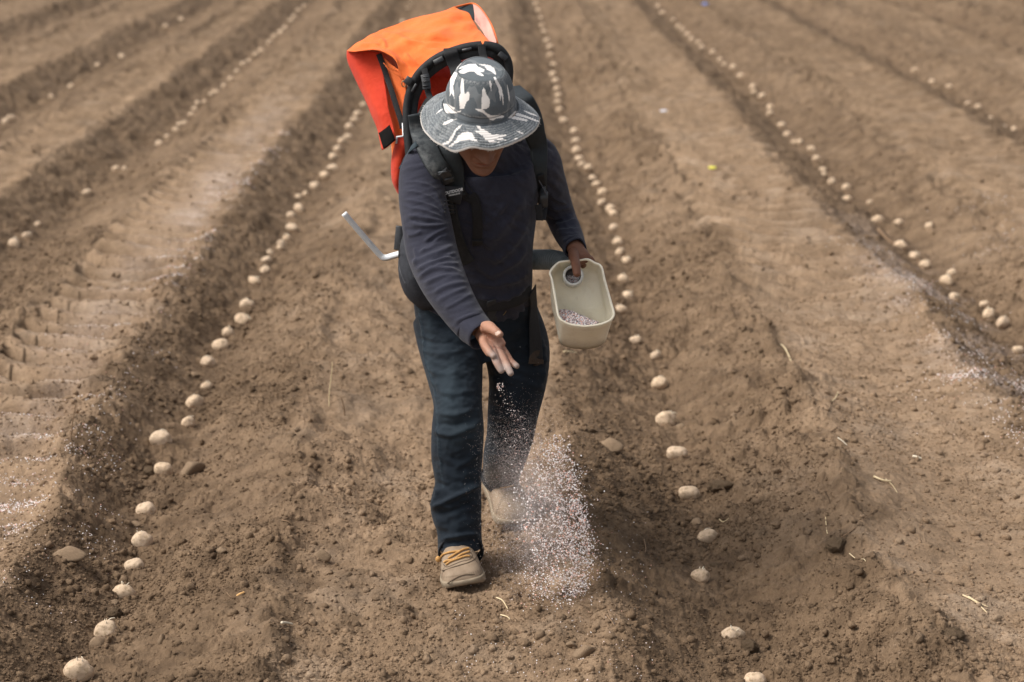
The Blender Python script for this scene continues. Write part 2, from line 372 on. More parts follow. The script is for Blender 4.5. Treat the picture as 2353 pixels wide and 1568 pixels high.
R2 = [(2340,803,26),(2305,742,37),(2272,726,33),(2263,697,22),(2192,682,24),(2174,649,30),(2187,624,22),(2126,607,28),(2102,591,28),(2069,563,28),(2134,524,16),(2065,521,22),(2016,506,26),(1999,462,16),(1947,454,20),(1945,434,20),(1911,418,20),(1893,402,18),(1891,389,18),(1876,372,20),(1865,347,22),(1838,329,18),(1824,328,14),(1810,311,20),(1797,286,20),(1770,264,18),(1770,246,18),(1752,223,20),(1733,215,15),(1731,200,20),(1702,174,19),(1685,157,20),(1665,150,16),(1655,140,14),(1638,122,16),(1614,114,17),(1605,100,16),(1590,90,15),(1580,78,15),(1570,70,17),(1560,60,14),(1548,50,14),(1522,29,20),(1512,15,16)]
for i, q in enumerate(R2): put_potato(*q, i*7+3, ordinal(i+1)+" potato from the near end of the second furrow right of the person", "seed potatoes in the second furrow to the right")
L2 = [(32,555,28),(62,540,20),(87,513,18),(200,441,22),(205,440,12),(266,390,18),(286,386,14),(365,328,17),(385,312,14),(405,300,15),(413,290,14),(425,280,14),(440,262,15),(447,250,14),(455,240,15),(470,232,14),(484,220,14),(496,210,15),(515,196,14),(530,180,14),(545,165,14),(560,152,16),(572,144,15),(588,128,15),(600,118,15),(620,100,14),(632,89,14),(645,78,14),(655,65,15),(668,48,14),(676,38,13),(686,26,15),(700,14,14)]
for i, q in enumerate(L2): put_potato(*q, i*5+2, ordinal(i+1)+" potato from the near end of the second furrow left of the person", "seed potatoes in the second furrow to the left")
L3 = [(12,283,17),(22,273,14),(29,270,14),(118,223,14),(163,199,17),(225,155,15),(280,129,15),(381,68,18),(416,46,18)]
for i, q in enumerate(L3): put_potato(*q, i*5+3, ordinal(i+1)+" potato from the near end of the third furrow left of the person", "seed potatoes in the third furrow to the left")
R3 = [(2330,302,16),(2306,288,16),(2276,268,14),(2247,250,16),(2225,236,14),(2181,209,16),(2142,193,15),(2102,164,15),(2166,46,14)]
for i, q in enumerate(R3[:-1]): put_potato(*q, i*5+4, ordinal(i+1)+" potato from the near end of the third furrow right of the person", "seed potatoes in the third furrow to the right")

# stones and clods
stone_m = mat("stone", (.28, .2, .135), .92, .2); b = NB(stone_m); f1 = b.noise(14, 5, .65); f2 = b.noise(90, 4, .7); oi = b.n("ShaderNodeObjectInfo").outputs["Random"]
c = b.ramp(f1, [(.3, (.17, .116, .072)), (.7, (.30, .215, .14))]); b.base(b.mix(b.math('MULTIPLY', oi, .55), c, (.28, .195, .125))); b.bump(f2, .0015)
clod_m = mat("clod", (.15, .1, .065), .97, .1); b = NB(clod_m); f1 = b.noise(20, 5, .7); f2 = b.noise(120, 5, .75)
b.base(b.ramp(f1, [(.3, (.11, .076, .047)), (.7, (.20, .14, .09))])); b.bump(f2, .005)
def stone_shape(seed, rough=False):
    V = IV3.copy() if not rough else IV.copy(); r = random.Random(seed)
    for _ in range(14 if not rough else 3):   # planed facets
        n = np.array([r.uniform(-1, 1) for _ in range(3)]); n /= np.linalg.norm(n); h = r.uniform(.52, .82)
        d = V@n; V = V-np.maximum(d-h, 0)[:, None]*n*.85
    V *= (1+.16*n3(V, 1.6, seed)+.07*n3(V, 5, seed+9))[:, None]
    if rough: V *= (1+.16*n3(V, 4.5, seed+2)+.10*n3(V, 10, seed+5))[:, None]
    return V
SV = []
for k in range(4): me = mkmesh(stone_shape(k+20), IF3, True, "stone"); me.materials.append(stone_m); SV.append(me)
CV = []
for k in range(4): me = mkmesh(stone_shape(k+40, True), IF, True, "clod"); me.materials.append(clod_m); CV.append(me)
STONES = [ # px,py,width,height/width,depth/width,tilt z, kind, label
 (440,1088,70,.85,.9,.5,'s',"large brown rock with a steep face beside the left furrow"),
 (152,1277,100,.46,.55,-.3,'s',"long weathered rock lying on the left slope below scattered granules"),
 (224,1482,60,.8,.8,.3,'s',"angular brown rock wedged just below the potato with a long sprout"),
 (262,1412,42,.8,.8,.3,'c',"dark round clod between two potatoes in the left furrow"),
 (260,1384,30,.7,.8,.3,'s',"small rock tucked under the roundish sprouted potato"),
 (306,1203,40,.45,.6,.5,'s',"flat slanting stone below the smooth oval potato"),
 (338,1082,42,.6,.7,.3,'c',"earthy clod pressed against the left side of a small round potato"),
 (448,860,34,.45,.6,0,'s',"brown half buried stone in the left furrow, halfway up the photo"),
 (510,1263,28,.7,.7,.3,'s',"small angular pinkish stone on the left side of the worked bed"),
 (735,1283,54,.8,.5,.4,'s',"smooth tan stone stuck in soil to the left of the boot"),
 (372,1475,25,1.8,.7,0,'s',"upright narrow stone standing in soil near the lower left"),
 (535,1462,34,.45,.7,.3,'s',"flat oval stone near the bottom, left of the boot"),
 (645,1110,28,.5,.7,.2,'s',"rounded pebble halfway between left furrow and the person's leg"),
 (770,1113,56,.28,.7,.1,'s',"flat pale stone nearly level with the soil, left of the person's shin"),
 (892,461,46,.5,.7,.1,'s',"blurred pale stone beside the person's right shoulder"),
 (1290,1358,72,.5,.4,.75,'s',"elongated tan stone sloping up within the falling granules"),
 (1343,1503,58,.9,.6,.3,'s',"pale flat stone standing in soil near the bottom centre"),
 (1397,1030,74,.6,.8,0,'s',"rounded brown rock on the bed to the right of the knees"),
 (1353,993,40,.7,.8,.2,'c',"crumbly dark clod above the rounded rock, right of the knees"),
 (1458,972,18,1.1,.9,0,'s',"small pale pebble left of the oblong potato"),
 (1563,980,26,.8,.8,.2,'s',"tan lump touching the oblong potato in the right furrow"),
 (1520,992,40,.28,.4,-.55,'s',"slim stick-like stone lying below the oblong potato"),
 (1580,1176,24,.8,.8,0,'s',"small stone just under the knobbly round potato"),
 (1600,1201,42,.65,.8,0,'s',"brown stone above the fourth potato of the right furrow"),
 (1645,1300,34,.6,.8,.2,'c',"soft clod to the right of the potato bristling with sprouts"),
 (1718,1485,46,.7,.8,.3,'c',"dark clod just below the nearest fully visible right furrow potato"),
 (1672,1122,84,.5,.6,.85,'c',"long dark clod on the right slope beside the knobbly potato"),
 (1478,1490,42,.4,.6,.3,'s',"reddish flat stone left of the right furrow near the bottom"),
 (2190,1467,66,.7,.8,0,'c',"dark rough clod with a dry stem in the lower right"),
 (1922,1252,56,.6,.8,0,'c',"dark clod with a dry stem standing above it on the right crest"),
 (2235,707,40,.4,.7,.2,'c',"dark blurred clod left of a pair of potatoes at far right"),
 (1580,660,22,.6,.8,0,'s',"small pale blurred stone on the right slope level with the scoop"),
 (1312,1478,26,.8,.8,0,'s',"little stone just above left of the pale standing stone"),
]
for i, (px, py, wd, hr, dr, rz, kd, lab) in enumerate(STONES):
    x, y, z = onground(px, py, .008); dep = y*CP+(CAMH-z)*SP; r = wd/2*dep/FPX
    me = (SV if kd == 's' else CV)[i % 4]; o = bpy.data.objects.new("stone" if kd == 's' else "soil_clod", me); col.objects.link(o)
    o.location = (x, y, z+r*hr*.35); o.scale = (r, r*dr, r*hr*.95); o.rotation_euler = (0, -rz if wd > 55 and kd == 's' and i != 1 else 0, i*.37 if dr > .6 else 0)
    tag(o, lab, "stone" if kd == 's' else "clod", "stones and clods lying on the soil")

# loose crumbs of earth, beyond counting
def scatter(name, xs, ys, rs, mt, sub_v, sub_f, flat=.75, zoff=.25, seed=1, zs=None, tints=None, smooth=True):
    n = len(xs); g2 = np.random.default_rng(seed)
    if zs is None: zs = Hf(xs, ys)+rs*zoff
    a = g2.uniform(0, 6.28, n); ca, sa = np.cos(a), np.sin(a); sc3 = np.stack([g2.uniform(.7, 1.2, n), g2.uniform(.7, 1.2, n), g2.uniform(flat*.8, flat*1.2, n)], -1)
    V = sub_v[None]*(1+.18*g2.standard_normal((n, len(sub_v), 1)).clip(-2, 2))*sc3[:, None]*rs[:, None, None]
    X = V[..., 0]*ca[:, None]-V[..., 1]*sa[:, None]+xs[:, None]; Y = V[..., 0]*sa[:, None]+V[..., 1]*ca[:, None]+ys[:, None]; Z = V[..., 2]+zs[:, None]
    W_ = np.stack([X, Y, Z], -1).reshape(-1, 3); F = (sub_f[None]+(np.arange(n)*len(sub_v))[:, None, None]).reshape(-1, 3)
    me = mkmesh(W_, F, smooth, name); attr(me, "tint", np.repeat(g2.random(n) if tints is None else tints, len(sub_v)))
    return new_obj(name, me, mt)
I1, J1 = ico(1); I2, J2 = ico(2)
crumb_m = mat("crumb", (.16, .11, .07), .97, .1); b = NB(crumb_m); g = b.n("ShaderNodeNewGeometry").outputs["Position"]
b.base(b.ramp(b.math('ADD', b.math('MULTIPLY', b.attr("tint"), .6), b.math('MULTIPLY', b.noise(60, 3, .6, g), .4)), [(.2, (.125, .086, .053)), (.5, (.17, .118, .073)), (.85, (.25, .175, .11))])); b.bump(b.noise(300, 3, .6, g), .002)
def crumbs(n, y1, r0, r1, pw, sv, sf, seed):
    g2 = np.random.default_rng(seed); yy = 4.5+y1*g2.random(n)**1.4; xx = (g2.random(n)*2-1)*.33*(yy+.4)
    dd, _, _ = furdist(xx, yy); k = g2.random(n) < np.where(np.abs(dd) < .42, 1, .5)*np.clip(.65+.8*vn(xx*2.5, yy*2, 8), .12, 1); xx, yy = xx[k], yy[k]
    o = scatter("soil_crumbs", xx, yy, r0+r1*g2.random(len(xx))**pw, soil, sv, sf, .85, .2, seed, smooth=False if sv is I1 else True); nv = len(sv)
    attr(o.data, "moist", np.repeat(np.clip(damp_shade_at(xx, yy)+g2.uniform(-.35, .25, len(xx)), 0, 1), nv)); tag(o, "loose crumbs of brown soil strewn over the field" if sv is I2 else "finest crumbs of brown soil strewn over the near field", "soil crumbs", kind="stuff")
crumbs(42000, 9, .0030, .0115, 4.5, I2, J2, 61); crumbs(230000, 5.5, .0016, .0042, 2.0, I1, J1, 62)

# straw, stems, roots, litter
straw_m = noisy("straw", (.55, .42, .24), (.70, .58, .38), 30, .7); twig_m = noisy("twig", (.16, .10, .06), (.26, .17, .10), 40, .85)
pale_m = noisy("pale_husk", (.62, .54, .42), (.72, .64, .5), 30, .7)
def stalk(pix, r, lab, mt, name="straw", up=None, cat=None):
    pts = []
    for i, (px, py) in enumerate(pix):
        if up: x0, y0, z0 = onground(*pix[0]); pts.append(P(px, py, y0+.004*i)-np.array([0, 0, .01 if i == 0 else 0]))
        else: x, y, z = onground(px, py); pts.append((x, y, float(Hf(x, y)[0])+r+.0015+.002*(i % 2)))
    pts = crom(pts, 5); base = pts[0].copy()
    return tag(obj(name, tube(pts, [r*(1-.35*i/len(pts)) for i in range(len(pts))], 7), mt, None, base), lab, cat or name)
stalk([(2212,1377),(2240,1394),(2268,1412)], .0024, "longest pale straw, lying slanted near the lower right edge", straw_m)
stalk([(2222,1376),(2248,1396),(2270,1404)], .0018, "thin straw lying along the longest straw at lower right", straw_m)
stalk([(2008,1097),(2028,1108),(2047,1112)], .0038, "thick short straw on the right bed beside a crossing splinter", straw_m)
stalk([(2035,1104),(2050,1118),(2062,1136)], .0016, "splinter of straw crossing the end of the thick short straw", straw_m)
stalk([(1795,798),(1806,812),(1818,836)], .0034, "blurred pale straw on the right bed level with the hand", straw_m)
stalk([(1925,905),(1919,920),(1912,934)], .0026, "broken leaning straw on the right bed below the blurred straw", straw_m)
stalk([(1925,1010),(1937,1016),(1946,1022)], .0020, "small lone straw on the right bed above the thick short one", pale_m)
stalk([(2098,1052),(2106,1055),(2117,1057)], .0045, "short stubby pale husk on the right bed", pale_m, "husk")
stalk([(1952,1271),(1968,1280),(1984,1301),(1988,1307)], .0017, "curved thin straw on the right crest near the lower right", straw_m)
stalk([(2214,1085),(2220,1100),(2223,1118)], .0018, "dry bent straw upright against the right edge bed", twig_m, "twig")
stalk([(1933,1243),(1960,1225),(1985,1205),(2005,1190),(2018,1178)], .0014, "forked dry rootlet reaching over the soil above the right crest clod", twig_m, "root")
stalk([(1895,1198),(1898,1215),(1901,1228)], .0018, "little upright stem beside the dark clod on the right crest", straw_m, "stem")
stalk([(1480,1243),(1484,1262),(1482,1276)], .0018, "short twig sticking out between granules and right furrow", twig_m, "twig")
stalk([(1140,1382),(1155,1390),(1167,1402)], .0020, "pale straw lying below and right of the boot", straw_m)
stalk([(1150,1410),(1165,1418),(1172,1422)], .0018, "tiny straw just below the straw near the boot", straw_m)
stalk([(1645,1201),(1660,1205),(1675,1202)], .0018, "tiny pale sliver between the right furrow and crest", straw_m)
stalk([(648,1199),(661,1202),(672,1206)], .0024, "lower arm of the broken dry stem left of the jeans", twig_m, "stem")
stalk([(650,1198),(662,1190),(673,1182)], .0022, "upper arm of the broken dry stem left of the jeans", twig_m, "stem")
stalk([(1395,1426),(1403,1440),(1412,1452)], .0022, "short brown twig near the bottom right of the granules", twig_m, "twig")
stalk([(690,1448),(703,1441),(716,1436)], .0024, "short dark twig near the bottom left of centre", twig_m, "twig")
stalk([(648,1447),(660,1442),(672,1440)], .0040, "pale cream husk near the bottom left of centre", pale_m, "husk")
stalk([(545,1378),(553,1376),(562,1372)], .0034, "orange husk beside a thin dry root on the left bed", noisy("husk_orange", (.6, .33, .12), (.7, .45, .2), 30), "husk")
stalk([(520,1375),(532,1381),(545,1376),(562,1362)], .0014, "thin dry root curling beside the orange husk", twig_m, "root")
stalk([(1192,830),(1212,836),(1228,842)][:2]+[(1228,842)], .002, "thin straw hidden behind the hanging webbing", straw_m) if False else None
stalk([(1296,818),(1312,817),(1325,816)], .0040, "blurred orange straw just below the scoop", straw_m)
stalk([(162,1008),(166,975),(172,945),(174,925)], .0026, "thin dark dead twig standing upright at the left", twig_m, "twig", up=True)
stalk([(756,935),(757,900),(762,860),(764,832)], .0022, "tall pale dry stalk standing left of the jeans", straw_m, "stalk", up=True)
stalk([(792,958),(790,935),(783,912)], .0030, "shorter brown dry stalk right of the tall pale stalk", twig_m, "stalk", up=True)
stalk([(1660,520) if False else (1617,712),(1630,735)], .003, "dark blurred twig on the right slope level with the scoop base", twig_m, "twig")
stalk([(2017,537),(2040,552),(2062,566)], .011, "blurred brown stick lying against potatoes at far right", twig_m, "stick")
def litter(px, py, wd, colr, lab, name="litter", e=False):
    x, y, z = onground(px, py); r = wd/2*(y*CP+.5)/FPX; z = float(np.max(Hf(x+np.array([0, r, -r, 0, 0]), y-np.array([0, 0, 0, .04, .09]))))+.003; V = IV3*np.array([1, .7, .35]); V = V*(1+.25*n3(V, 2, px))[:, None]
    o = bpy.data.objects.new(name, mkmesh(V, IF3, True, name)); col.objects.link(o); o.data.materials.append(noisy(name, colr, tuple(min(1, c*1.2) for c in colr), 10, .5))
    o.location = (x, y, z+r*.25); o.scale = (r, r, r); tag(o, lab, name)
litter(1637,394,19,(.75,.72,.10),"bright yellow scrap of rubbish on the right bed", "scrap")
litter(1655,388,14,(.35,.5,.2),"green scrap beside the yellow one on the right bed", "scrap")
litter(1525,257,15,(.75,.75,.82),"white paper scrap on the far right bed", "scrap")
litter(1620,23,14,(.25,.35,.75),"small blue scrap far off at the top right", "scrap")

# fertilizer lying on the soil
gran_m = mat("granule", (.8, .78, .76), .55, .4); b = NB(gran_m)
GR = [(.0, (.90, .86, .85)), (.34, (.84, .72, .69)), (.55, (.75, .42, .33)), (.68, (.82, .80, .80)), (.80, (.30, .24, .24)), (.86, (.78, .62, .58)), (1.0, (.88, .87, .88))]
r_ = b.ramp(b.attr("tint"), GR); r_.node.color_ramp.interpolation = 'CONSTANT'; b.base(r_)
def band(pts, n, half, seed, hollow=True):
    g2 = np.random.default_rng(seed); c = np.array([onground(px, py)[:2] for px, py in pts]); hw = np.array(half)
    seg = g2.integers(0, len(c)-1, n); t = g2.random(n)
    # even count along the picture, so that near and far stretches are equally strewn
    x = c[seg, 0]*(1-t)+c[seg+1, 0]*t; y = c[seg, 1]*(1-t)+c[seg+1, 1]*t; hh = hw[seg]*(1-t)+hw[seg+1]*t
    x = x+hh*g2.standard_normal(n)*.6; y = y+.04*g2.standard_normal(n)
    cl = vn(x*6, y*3.5, 31+seed)
    k = g2.random(n) < np.clip(.35+1.1*cl, .04, 1)
    if hollow: k &= g2.random(n) < np.clip(.5-.9*np.sin(y*2*math.pi/.235+.8), .08, 1)
    return x[k], y[k]
x1, y1 = band([(20,1250),(70,1120),(110,985),(190,880),(270,770),(330,680),(380,620),(440,545),(510,470),(570,400),(640,310)], 26000, [.22,.19,.16,.14,.12,.11,.10,.09,.09,.08,.08], 5)
x2, y2 = band([(60,1400),(110,1250),(140,1190),(200,1080),(270,950),(360,800)], 1100, [.10,.11,.10,.09,.08,.08], 6, False)
xs = np.concatenate([x1, x2]); ys = np.concatenate([y1, y2])
o = scatter("fertilizer_granules", xs, ys, (.0016+.0010*rng.random(len(xs)))*(1+.45*sst(7, 13, ys)), gran_m, I1, J1, .9, .5, 3); tag(o, "white and pink fertilizer granules spilled along the wheel bed at left", "fertilizer granules", kind="stuff")
x1, y1 = band([(2120,640),(2160,720),(2230,800),(2270,900),(2300,960),(2353,1040)], 3800, [.22,.2,.16,.2,.2,.16], 8, False)
x2, y2 = band([(2220,860),(2300,880),(2400,900)], 1500, [.12,.12,.12], 9, False)
x3, y3 = band([(1880,530),(1990,590),(2100,660)], 800, [.2,.2,.2], 11, False); x4, y4 = band([(2270,460),(2353,560)], 700, [.3,.3], 12, False)
xs = np.concatenate([x1, x2, x3, x4]); ys = np.concatenate([y1, y2, y3, y4])
o = scatter("fertilizer_granules", xs, ys, .0016+.0010*rng.random(len(xs)), gran_m, I1, J1, .9, .5, 4); tag(o, "white fertilizer granules spilled over the bed at far right", "fertilizer granules", kind="stuff")
n = 420; pxs = rng.uniform(1040, 1500, n); pys = rng.uniform(1180, 1568, n); q = np.array([onground(a, c)[:2] for a, c in zip(pxs, pys)])
o = scatter("fertilizer_granules", q[:, 0], q[:, 1], .0013+.0008*rng.random(n), gran_m, I1, J1, .9, .5, 5); tag(o, "thinly scattered fertilizer granules on the soil around the worker's boots", "fertilizer granules", kind="stuff")
# ------------------------------------------------------------ body building helpers
from mathutils.bvhtree import BVHTree
def loft(ctrl, n=28, sub=5, xref=(1, 0, 0), cap=True, power=2.0):
    """ctrl: (point, rx, ry). closed tube with rounded ends"""
    C = np.array([list(p)+[rx, ry] for p, rx, ry in ctrl], float); S = crom(C, sub)
    if cap:
        def capr(i, j):
            d = S[i, :3]-S[j, :3]; d /= np.linalg.norm(d)+1e-9; r = min(S[i, 3], S[i, 4]); out = []
            for a in (30, 55, 75, 88):
                q = S[i].copy(); q[:3] += d*r*.75*math.sin(R(a)); q[3:] *= math.cos(R(a)); out.append(q)
            return out
        S = np.array(capr(0, 1)[::-1]+list(S)+capr(-1, -2))
    V, F = [], []; m = len(S); a = np.arange(n)*2*math.pi/n
    cx = np.sign(np.cos(a))*np.abs(np.cos(a))**(2/power); sy = np.sign(np.sin(a))*np.abs(np.sin(a))**(2/power)
    for i in range(m):
        t = S[min(i+1, m-1), :3]-S[max(i-1, 0), :3]; t /= np.linalg.norm(t)+1e-9
        x = np.array(xref, float); x = x-t*(x@t); x /= np.linalg.norm(x); y = np.cross(t, x)
        V.append(S[i, :3]+np.outer(cx*S[i, 3], x)+np.outer(sy*S[i, 4], y))
    V = np.concatenate(V)
    for i in range(m-1):
        for k in range(n): F.append((i*n+k, i*n+(k+1) % n, (i+1)*n+(k+1) % n, (i+1)*n+k))
    F.append(tuple(range(n-1, -1, -1))); F.append(tuple(range((m-1)*n, m*n)))
    return V, F
def ell(c, r, rot=None):
    V = IV3*np.array(r)
    if rot is not None: V = V@np.array(rot).T
    return V+np.array(c), [tuple(f) for f in IF3.tolist()]
def union(parts, voxel, sm=2, fac=.5):
    V, F = join(*parts); me = bpy.data.meshes.new("tmp"); me.from_pydata(V.tolist(), [], F); me.update()
    o = bpy.data.objects.new("tmp", me); col.objects.link(o)
    m = o.modifiers.new("r", 'REMESH'); m.mode = 'VOXEL'; m.voxel_size = voxel
    if sm: s = o.modifiers.new("s", 'SMOOTH'); s.factor = fac; s.iterations = sm
    dg = bpy.context.evaluated_depsgraph_get(); r = bpy.data.meshes.new_from_object(o.evaluated_get(dg))
    bpy.data.objects.remove(o); bpy.data.meshes.remove(me); return r
CAMP = np.array((0, 0, CAMH))
def place_mesh(name, me, mt, parent=None, loc=None, smooth=True):
    base = root_of(parent) if parent is not None else np.array(loc)
    setV(me, getV(me)-base); me.polygons.foreach_set("use_smooth", np.full(len(me.polygons), smooth, bool)); me.materials.clear()
    return new_obj(name, me, mt, parent, None if parent is not None else base)
def facing(V, N):
    d = CAMP-V; d /= np.linalg.norm(d, axis=1)[:, None]; return np.clip((d*N).sum(1)*2, 0, 1)
def dist_poly(px, py, pts):
    pts = np.array(pts, float); best = np.full(len(px), 1e9); tt = np.zeros(len(px)); L = 0
    seg = np.linalg.norm(pts[1:]-pts[:-1], axis=1); tot = seg.sum()
    for i in range(len(pts)-1):
        a, d = pts[i], pts[i+1]-pts[i]; t = np.clip(((px-a[0])*d[0]+(py-a[1])*d[1])/(d@d), 0, 1)
        q = np.hypot(px-a[0]-t*d[0], py-a[1]-t*d[1]); m = q < best; best[m] = q[m]; tt[m] = ((L+t*seg[i])/tot)[m]; L += seg[i]
    return best, tt
def strokes(me, lst, extra=None):
    """push folds of cloth in or out along drawn lines; lst: (points, width px, height m)"""
    V, N = getV(me), getN(me); px, py = proj(V); f = facing(V, N); D = np.zeros(len(V))
    for pts, wd, h in lst:
        pts = crom(pts, 4) if len(pts) > 2 else pts
        d, t = dist_poly(px, py, pts); D += h*np.exp(-(d/wd)**2)*np.clip(np.minimum(t, 1-t)*6, 0, 1)
    if extra is not None: D += extra(V, px, py)
    setV(me, V+N*(D*f)[:, None])
def inpoly(px, py, poly):
    c = np.zeros(len(px), bool); poly = np.array(poly, float); j = len(poly)-1
    for i in range(len(poly)):
        xi, yi = poly[i]; xj, yj = poly[j]
        c ^= ((yi > py) != (yj > py)) & (px < (xj-xi)*(py-yi)/(yj-yi+1e-12)+xi); j = i
    return c
def bvh_of(me_list):
    V, F, n = [], [], 0
    for o in me_list:
        off = root_of(o); vv = getV(o.data)+off; V.extend(vv.tolist()); F.extend([[i+n for i in p.vertices] for p in o.data.polygons]); n += len(vv)
    return BVHTree.FromPolygons(V, F)
def hit(bvh, px, py, lift=0.0, defY=5.4):
    d = Vector(ray(px, py)).normalized(); h = bvh.ray_cast(Vector(CAMP), d, 20)
    if h[0] is None: return P(px, py, defY), np.array((0, -1.0, .2))
    n = np.array(h[1]);
    if n@np.array(d) > 0: n = -n
    return np.array(h[0])+n*lift, n
def ribbon(pts, nrm, wid, th=.0025, sub=6, edge=None):
    """flat strap through points; nrm are outward directions, wid full width"""
    m = len(pts); wid = [wid]*m if isinstance(wid, (int, float)) else wid
    S = crom([list(p)+list(n)+[w_] for p, n, w_ in zip(pts, nrm, wid)], sub); V, F = [], []
    for i in range(len(S)):
        t = S[min(i+1, len(S)-1), :3]-S[max(i-1, 0), :3]; t /= np.linalg.norm(t); n = S[i, 3:6]; n = n-t*(n@t); n /= np.linalg.norm(n); s = np.cross(n, t)
        w2 = S[i, 6]/2; p = S[i, :3]
        for u, v in ((-1, -1), (-1, .6), (-.86, 1), (.86, 1), (1, .6), (1, -1)): V.append(p+s*w2*u+n*th*.5*v)
    k = 6
    for i in range(len(S)-1):
        for j in range(k): F.append((i*k+j, i*k+(j+1) % k, (i+1)*k+(j+1) % k, (i+1)*k+j))
    F.append(tuple(range(k-1, -1, -1))); F.append(tuple(range((len(S)-1)*k, len(S)*k)))
    return np.array(V), F
def strap_on(bvh, pix, wpx, th=.003, lift=.002, smoothn=True):
    P_, N_ = [], []
    for q in pix: p, n = hit(bvh, q[0], q[1], lift+th/2); P_.append(p); N_.append(n)
    P_, N_ = np.array(P_), np.array(N_)
    if smoothn and len(P_) > 2:
        for _ in range(2): N_[1:-1] = (N_[:-2]+2*N_[1:-1]+N_[2:])/4
    w_ = [wp*((p@np.array((0, CP, -SP)))+CAMH*SP)/FPX for p, wp in zip(P_, [wpx]*len(P_) if isinstance(wpx, (int, float)) else wpx)]
    return ribbon(P_, N_, w_, th)
def sheet(grid, sub=6, wr=0.0, seed=1, freq=14):
    g = np.array([[P(*q) if len(q) == 3 else q for q in row] for row in grid], float)
    a = np.stack([crom(r_, sub) for r_ in g]); a = np.stack([crom(a[:, j], sub) for j in range(a.shape[1])], 1); n, m, _ = a.shape
    if wr:
        V = a.reshape(-1, 3); D = n3(V*np.array((.6, 1.4, 1)), freq, seed)*.7+n3(V, freq*2.4, seed+5)*.3; V = V+D[:, None]*wr*np.array((.2, -.6, .75)); a = V.reshape(n, m, 3)
    i = np.arange(n*m).reshape(n, m); F = np.stack([i[:-1, :-1], i[:-1, 1:], i[1:, 1:], i[1:, :-1]], -1).reshape(-1, 4)
    return a.reshape(-1, 3), F
def solid(o, th, off=0):
    s = o.modifiers.new("thickness", 'SOLIDIFY'); s.thickness = th; s.offset = off; return o
def rotm(rx=0, ry=0, rz=0): return np.array(Matrix.Rotation(rz, 3, 'Z')@Matrix.Rotation(ry, 3, 'Y')@Matrix.Rotation(rx, 3, 'X'))

# ------------------------------------------------------------ the worker
skin_m = mat("skin", (.30, .135, .075), .62, .3); b = NB(skin_m); g = b.noise(120, 4, .65); g2_ = b.noise(16, 3, .6)
b.b.inputs["Subsurface Weight"].default_value = .08; b.b.inputs["Subsurface Radius"].default_value = (.01, .004, .002); b.b.inputs["Subsurface Scale"].default_value = .5
c = b.ramp(g2_, [(.3, (.30, .145, .092)), (.7, (.41, .225, .155))])
c = b.mix(b.attr("palm"), (.115, .046, .025), c)                    # palm and fingers are paler than face and hand back
c = b.mix(b.math('MULTIPLY', b.attr("dust"), .85), c, b.mix(g, (.36, .30, .27), (.27, .23, .215)))
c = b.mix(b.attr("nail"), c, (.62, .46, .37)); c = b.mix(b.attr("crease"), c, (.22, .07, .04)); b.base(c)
b.bump(g, .0007)

def head():
    Z = [-.122, -.114, -.102, -.083, -.062, -.04, -.012, .02, .05, .08, .10, .113, .118]
    HW = [.014, .027, .037, .049, .060, .070, .077, .076, .077, .068, .050, .022, .006]
    YF = [-.080, -.092, -.098, -.096, -.093, -.092, -.090, -.089, -.088, -.072, -.045, -.014, 0]
    YB = [-.045, -.030, -.005, .030, .058, .074, .086, .093, .094, .086, .066, .03, .01]
    C = crom(np.stack([Z, HW, YF, YB], 1), 10); n = 120; a = np.arange(n)*2*math.pi/n; V = []
    for z, hw, yf, yb in C:
        x = hw*np.sin(a); cy = (yf+yb)/2; ry = (yb-yf)/2; cs = -np.cos(a)
        pw = np.where(cs < 0, .84, 1.0); y = cy+ry*np.sign(cs)*np.abs(cs)**pw; V.append(np.stack([x, y, np.full(n, z)], 1))
    V = np.concatenate(V); m = len(C)
    F = [(i*n+k, i*n+(k+1) % n, (i+1)*n+(k+1) % n, (i+1)*n+k) for i in range(m-1) for k in range(n)]+[tuple(range(n-1, -1, -1)), tuple(range((m-1)*n, m*n))]
    x, y, z = V.T; fr = (y < -.02).astype(float)
    def G_(cx, cz, sx, sz): return np.exp(-((x-cx)/sx)**2-((z-cz)/sz)**2)*fr
    dy = np.zeros(len(V))
    t = np.clip((.03-z)/.068, 0, 1); ridge = np.where((z < .035), np.exp(-(x/(.0085+.0075*t))**2)*(.008+.029*t**1.2), 0)*(1-sst(-.038, -.048, z)); dy -= ridge*fr
    dy -= .010*G_(.015, -.038, .0075, .008)+.010*G_(-.015, -.038, .0075, .008)       # nostril wings
    dy -= .007*G_(0, -.062, .024, .005)*1.0+.0075*G_(0, -.074, .020, .0055); dy += .0065*G_(0, -.0675, .026, .0022)  # lips and the line between
    dy += .003*G_(0, -.083, .018, .005); dy -= .006*G_(0, -.101, .017, .012); dy += .002*G_(0, -.052, .004, .007)
    for s in (-1, 1):
        dy += .013*G_(s*.032, .018, .017, .012); dy -= .009*G_(s*.032, .016, .012, .009); dy += .0025*G_(s*.032, .010, .013, .0018)
        dy -= .007*G_(s*.030, .040, .022, .007); dy -= .005*G_(s*.043, -.020, .018, .016); dy += .0035*G_(s*.030, -.052, .005, .016)
    V[:, 1] += dy; k = 1-.30*sst(.012, .075, V[:, 2]); V[:, 0] *= k; V[:, 1] = .022+(V[:, 1]-.022)*k; V[:, 2] -= .022*sst(.04, .11, V[:, 2]); return V, F
HC = P(1103, 277, 5.22); HR = rotm(R(36), R(-3), R(11))
hV, hF = head(); hV = hV@HR.T+HC
def hl(x, y, z): return HR@np.array((x, y, z))+HC

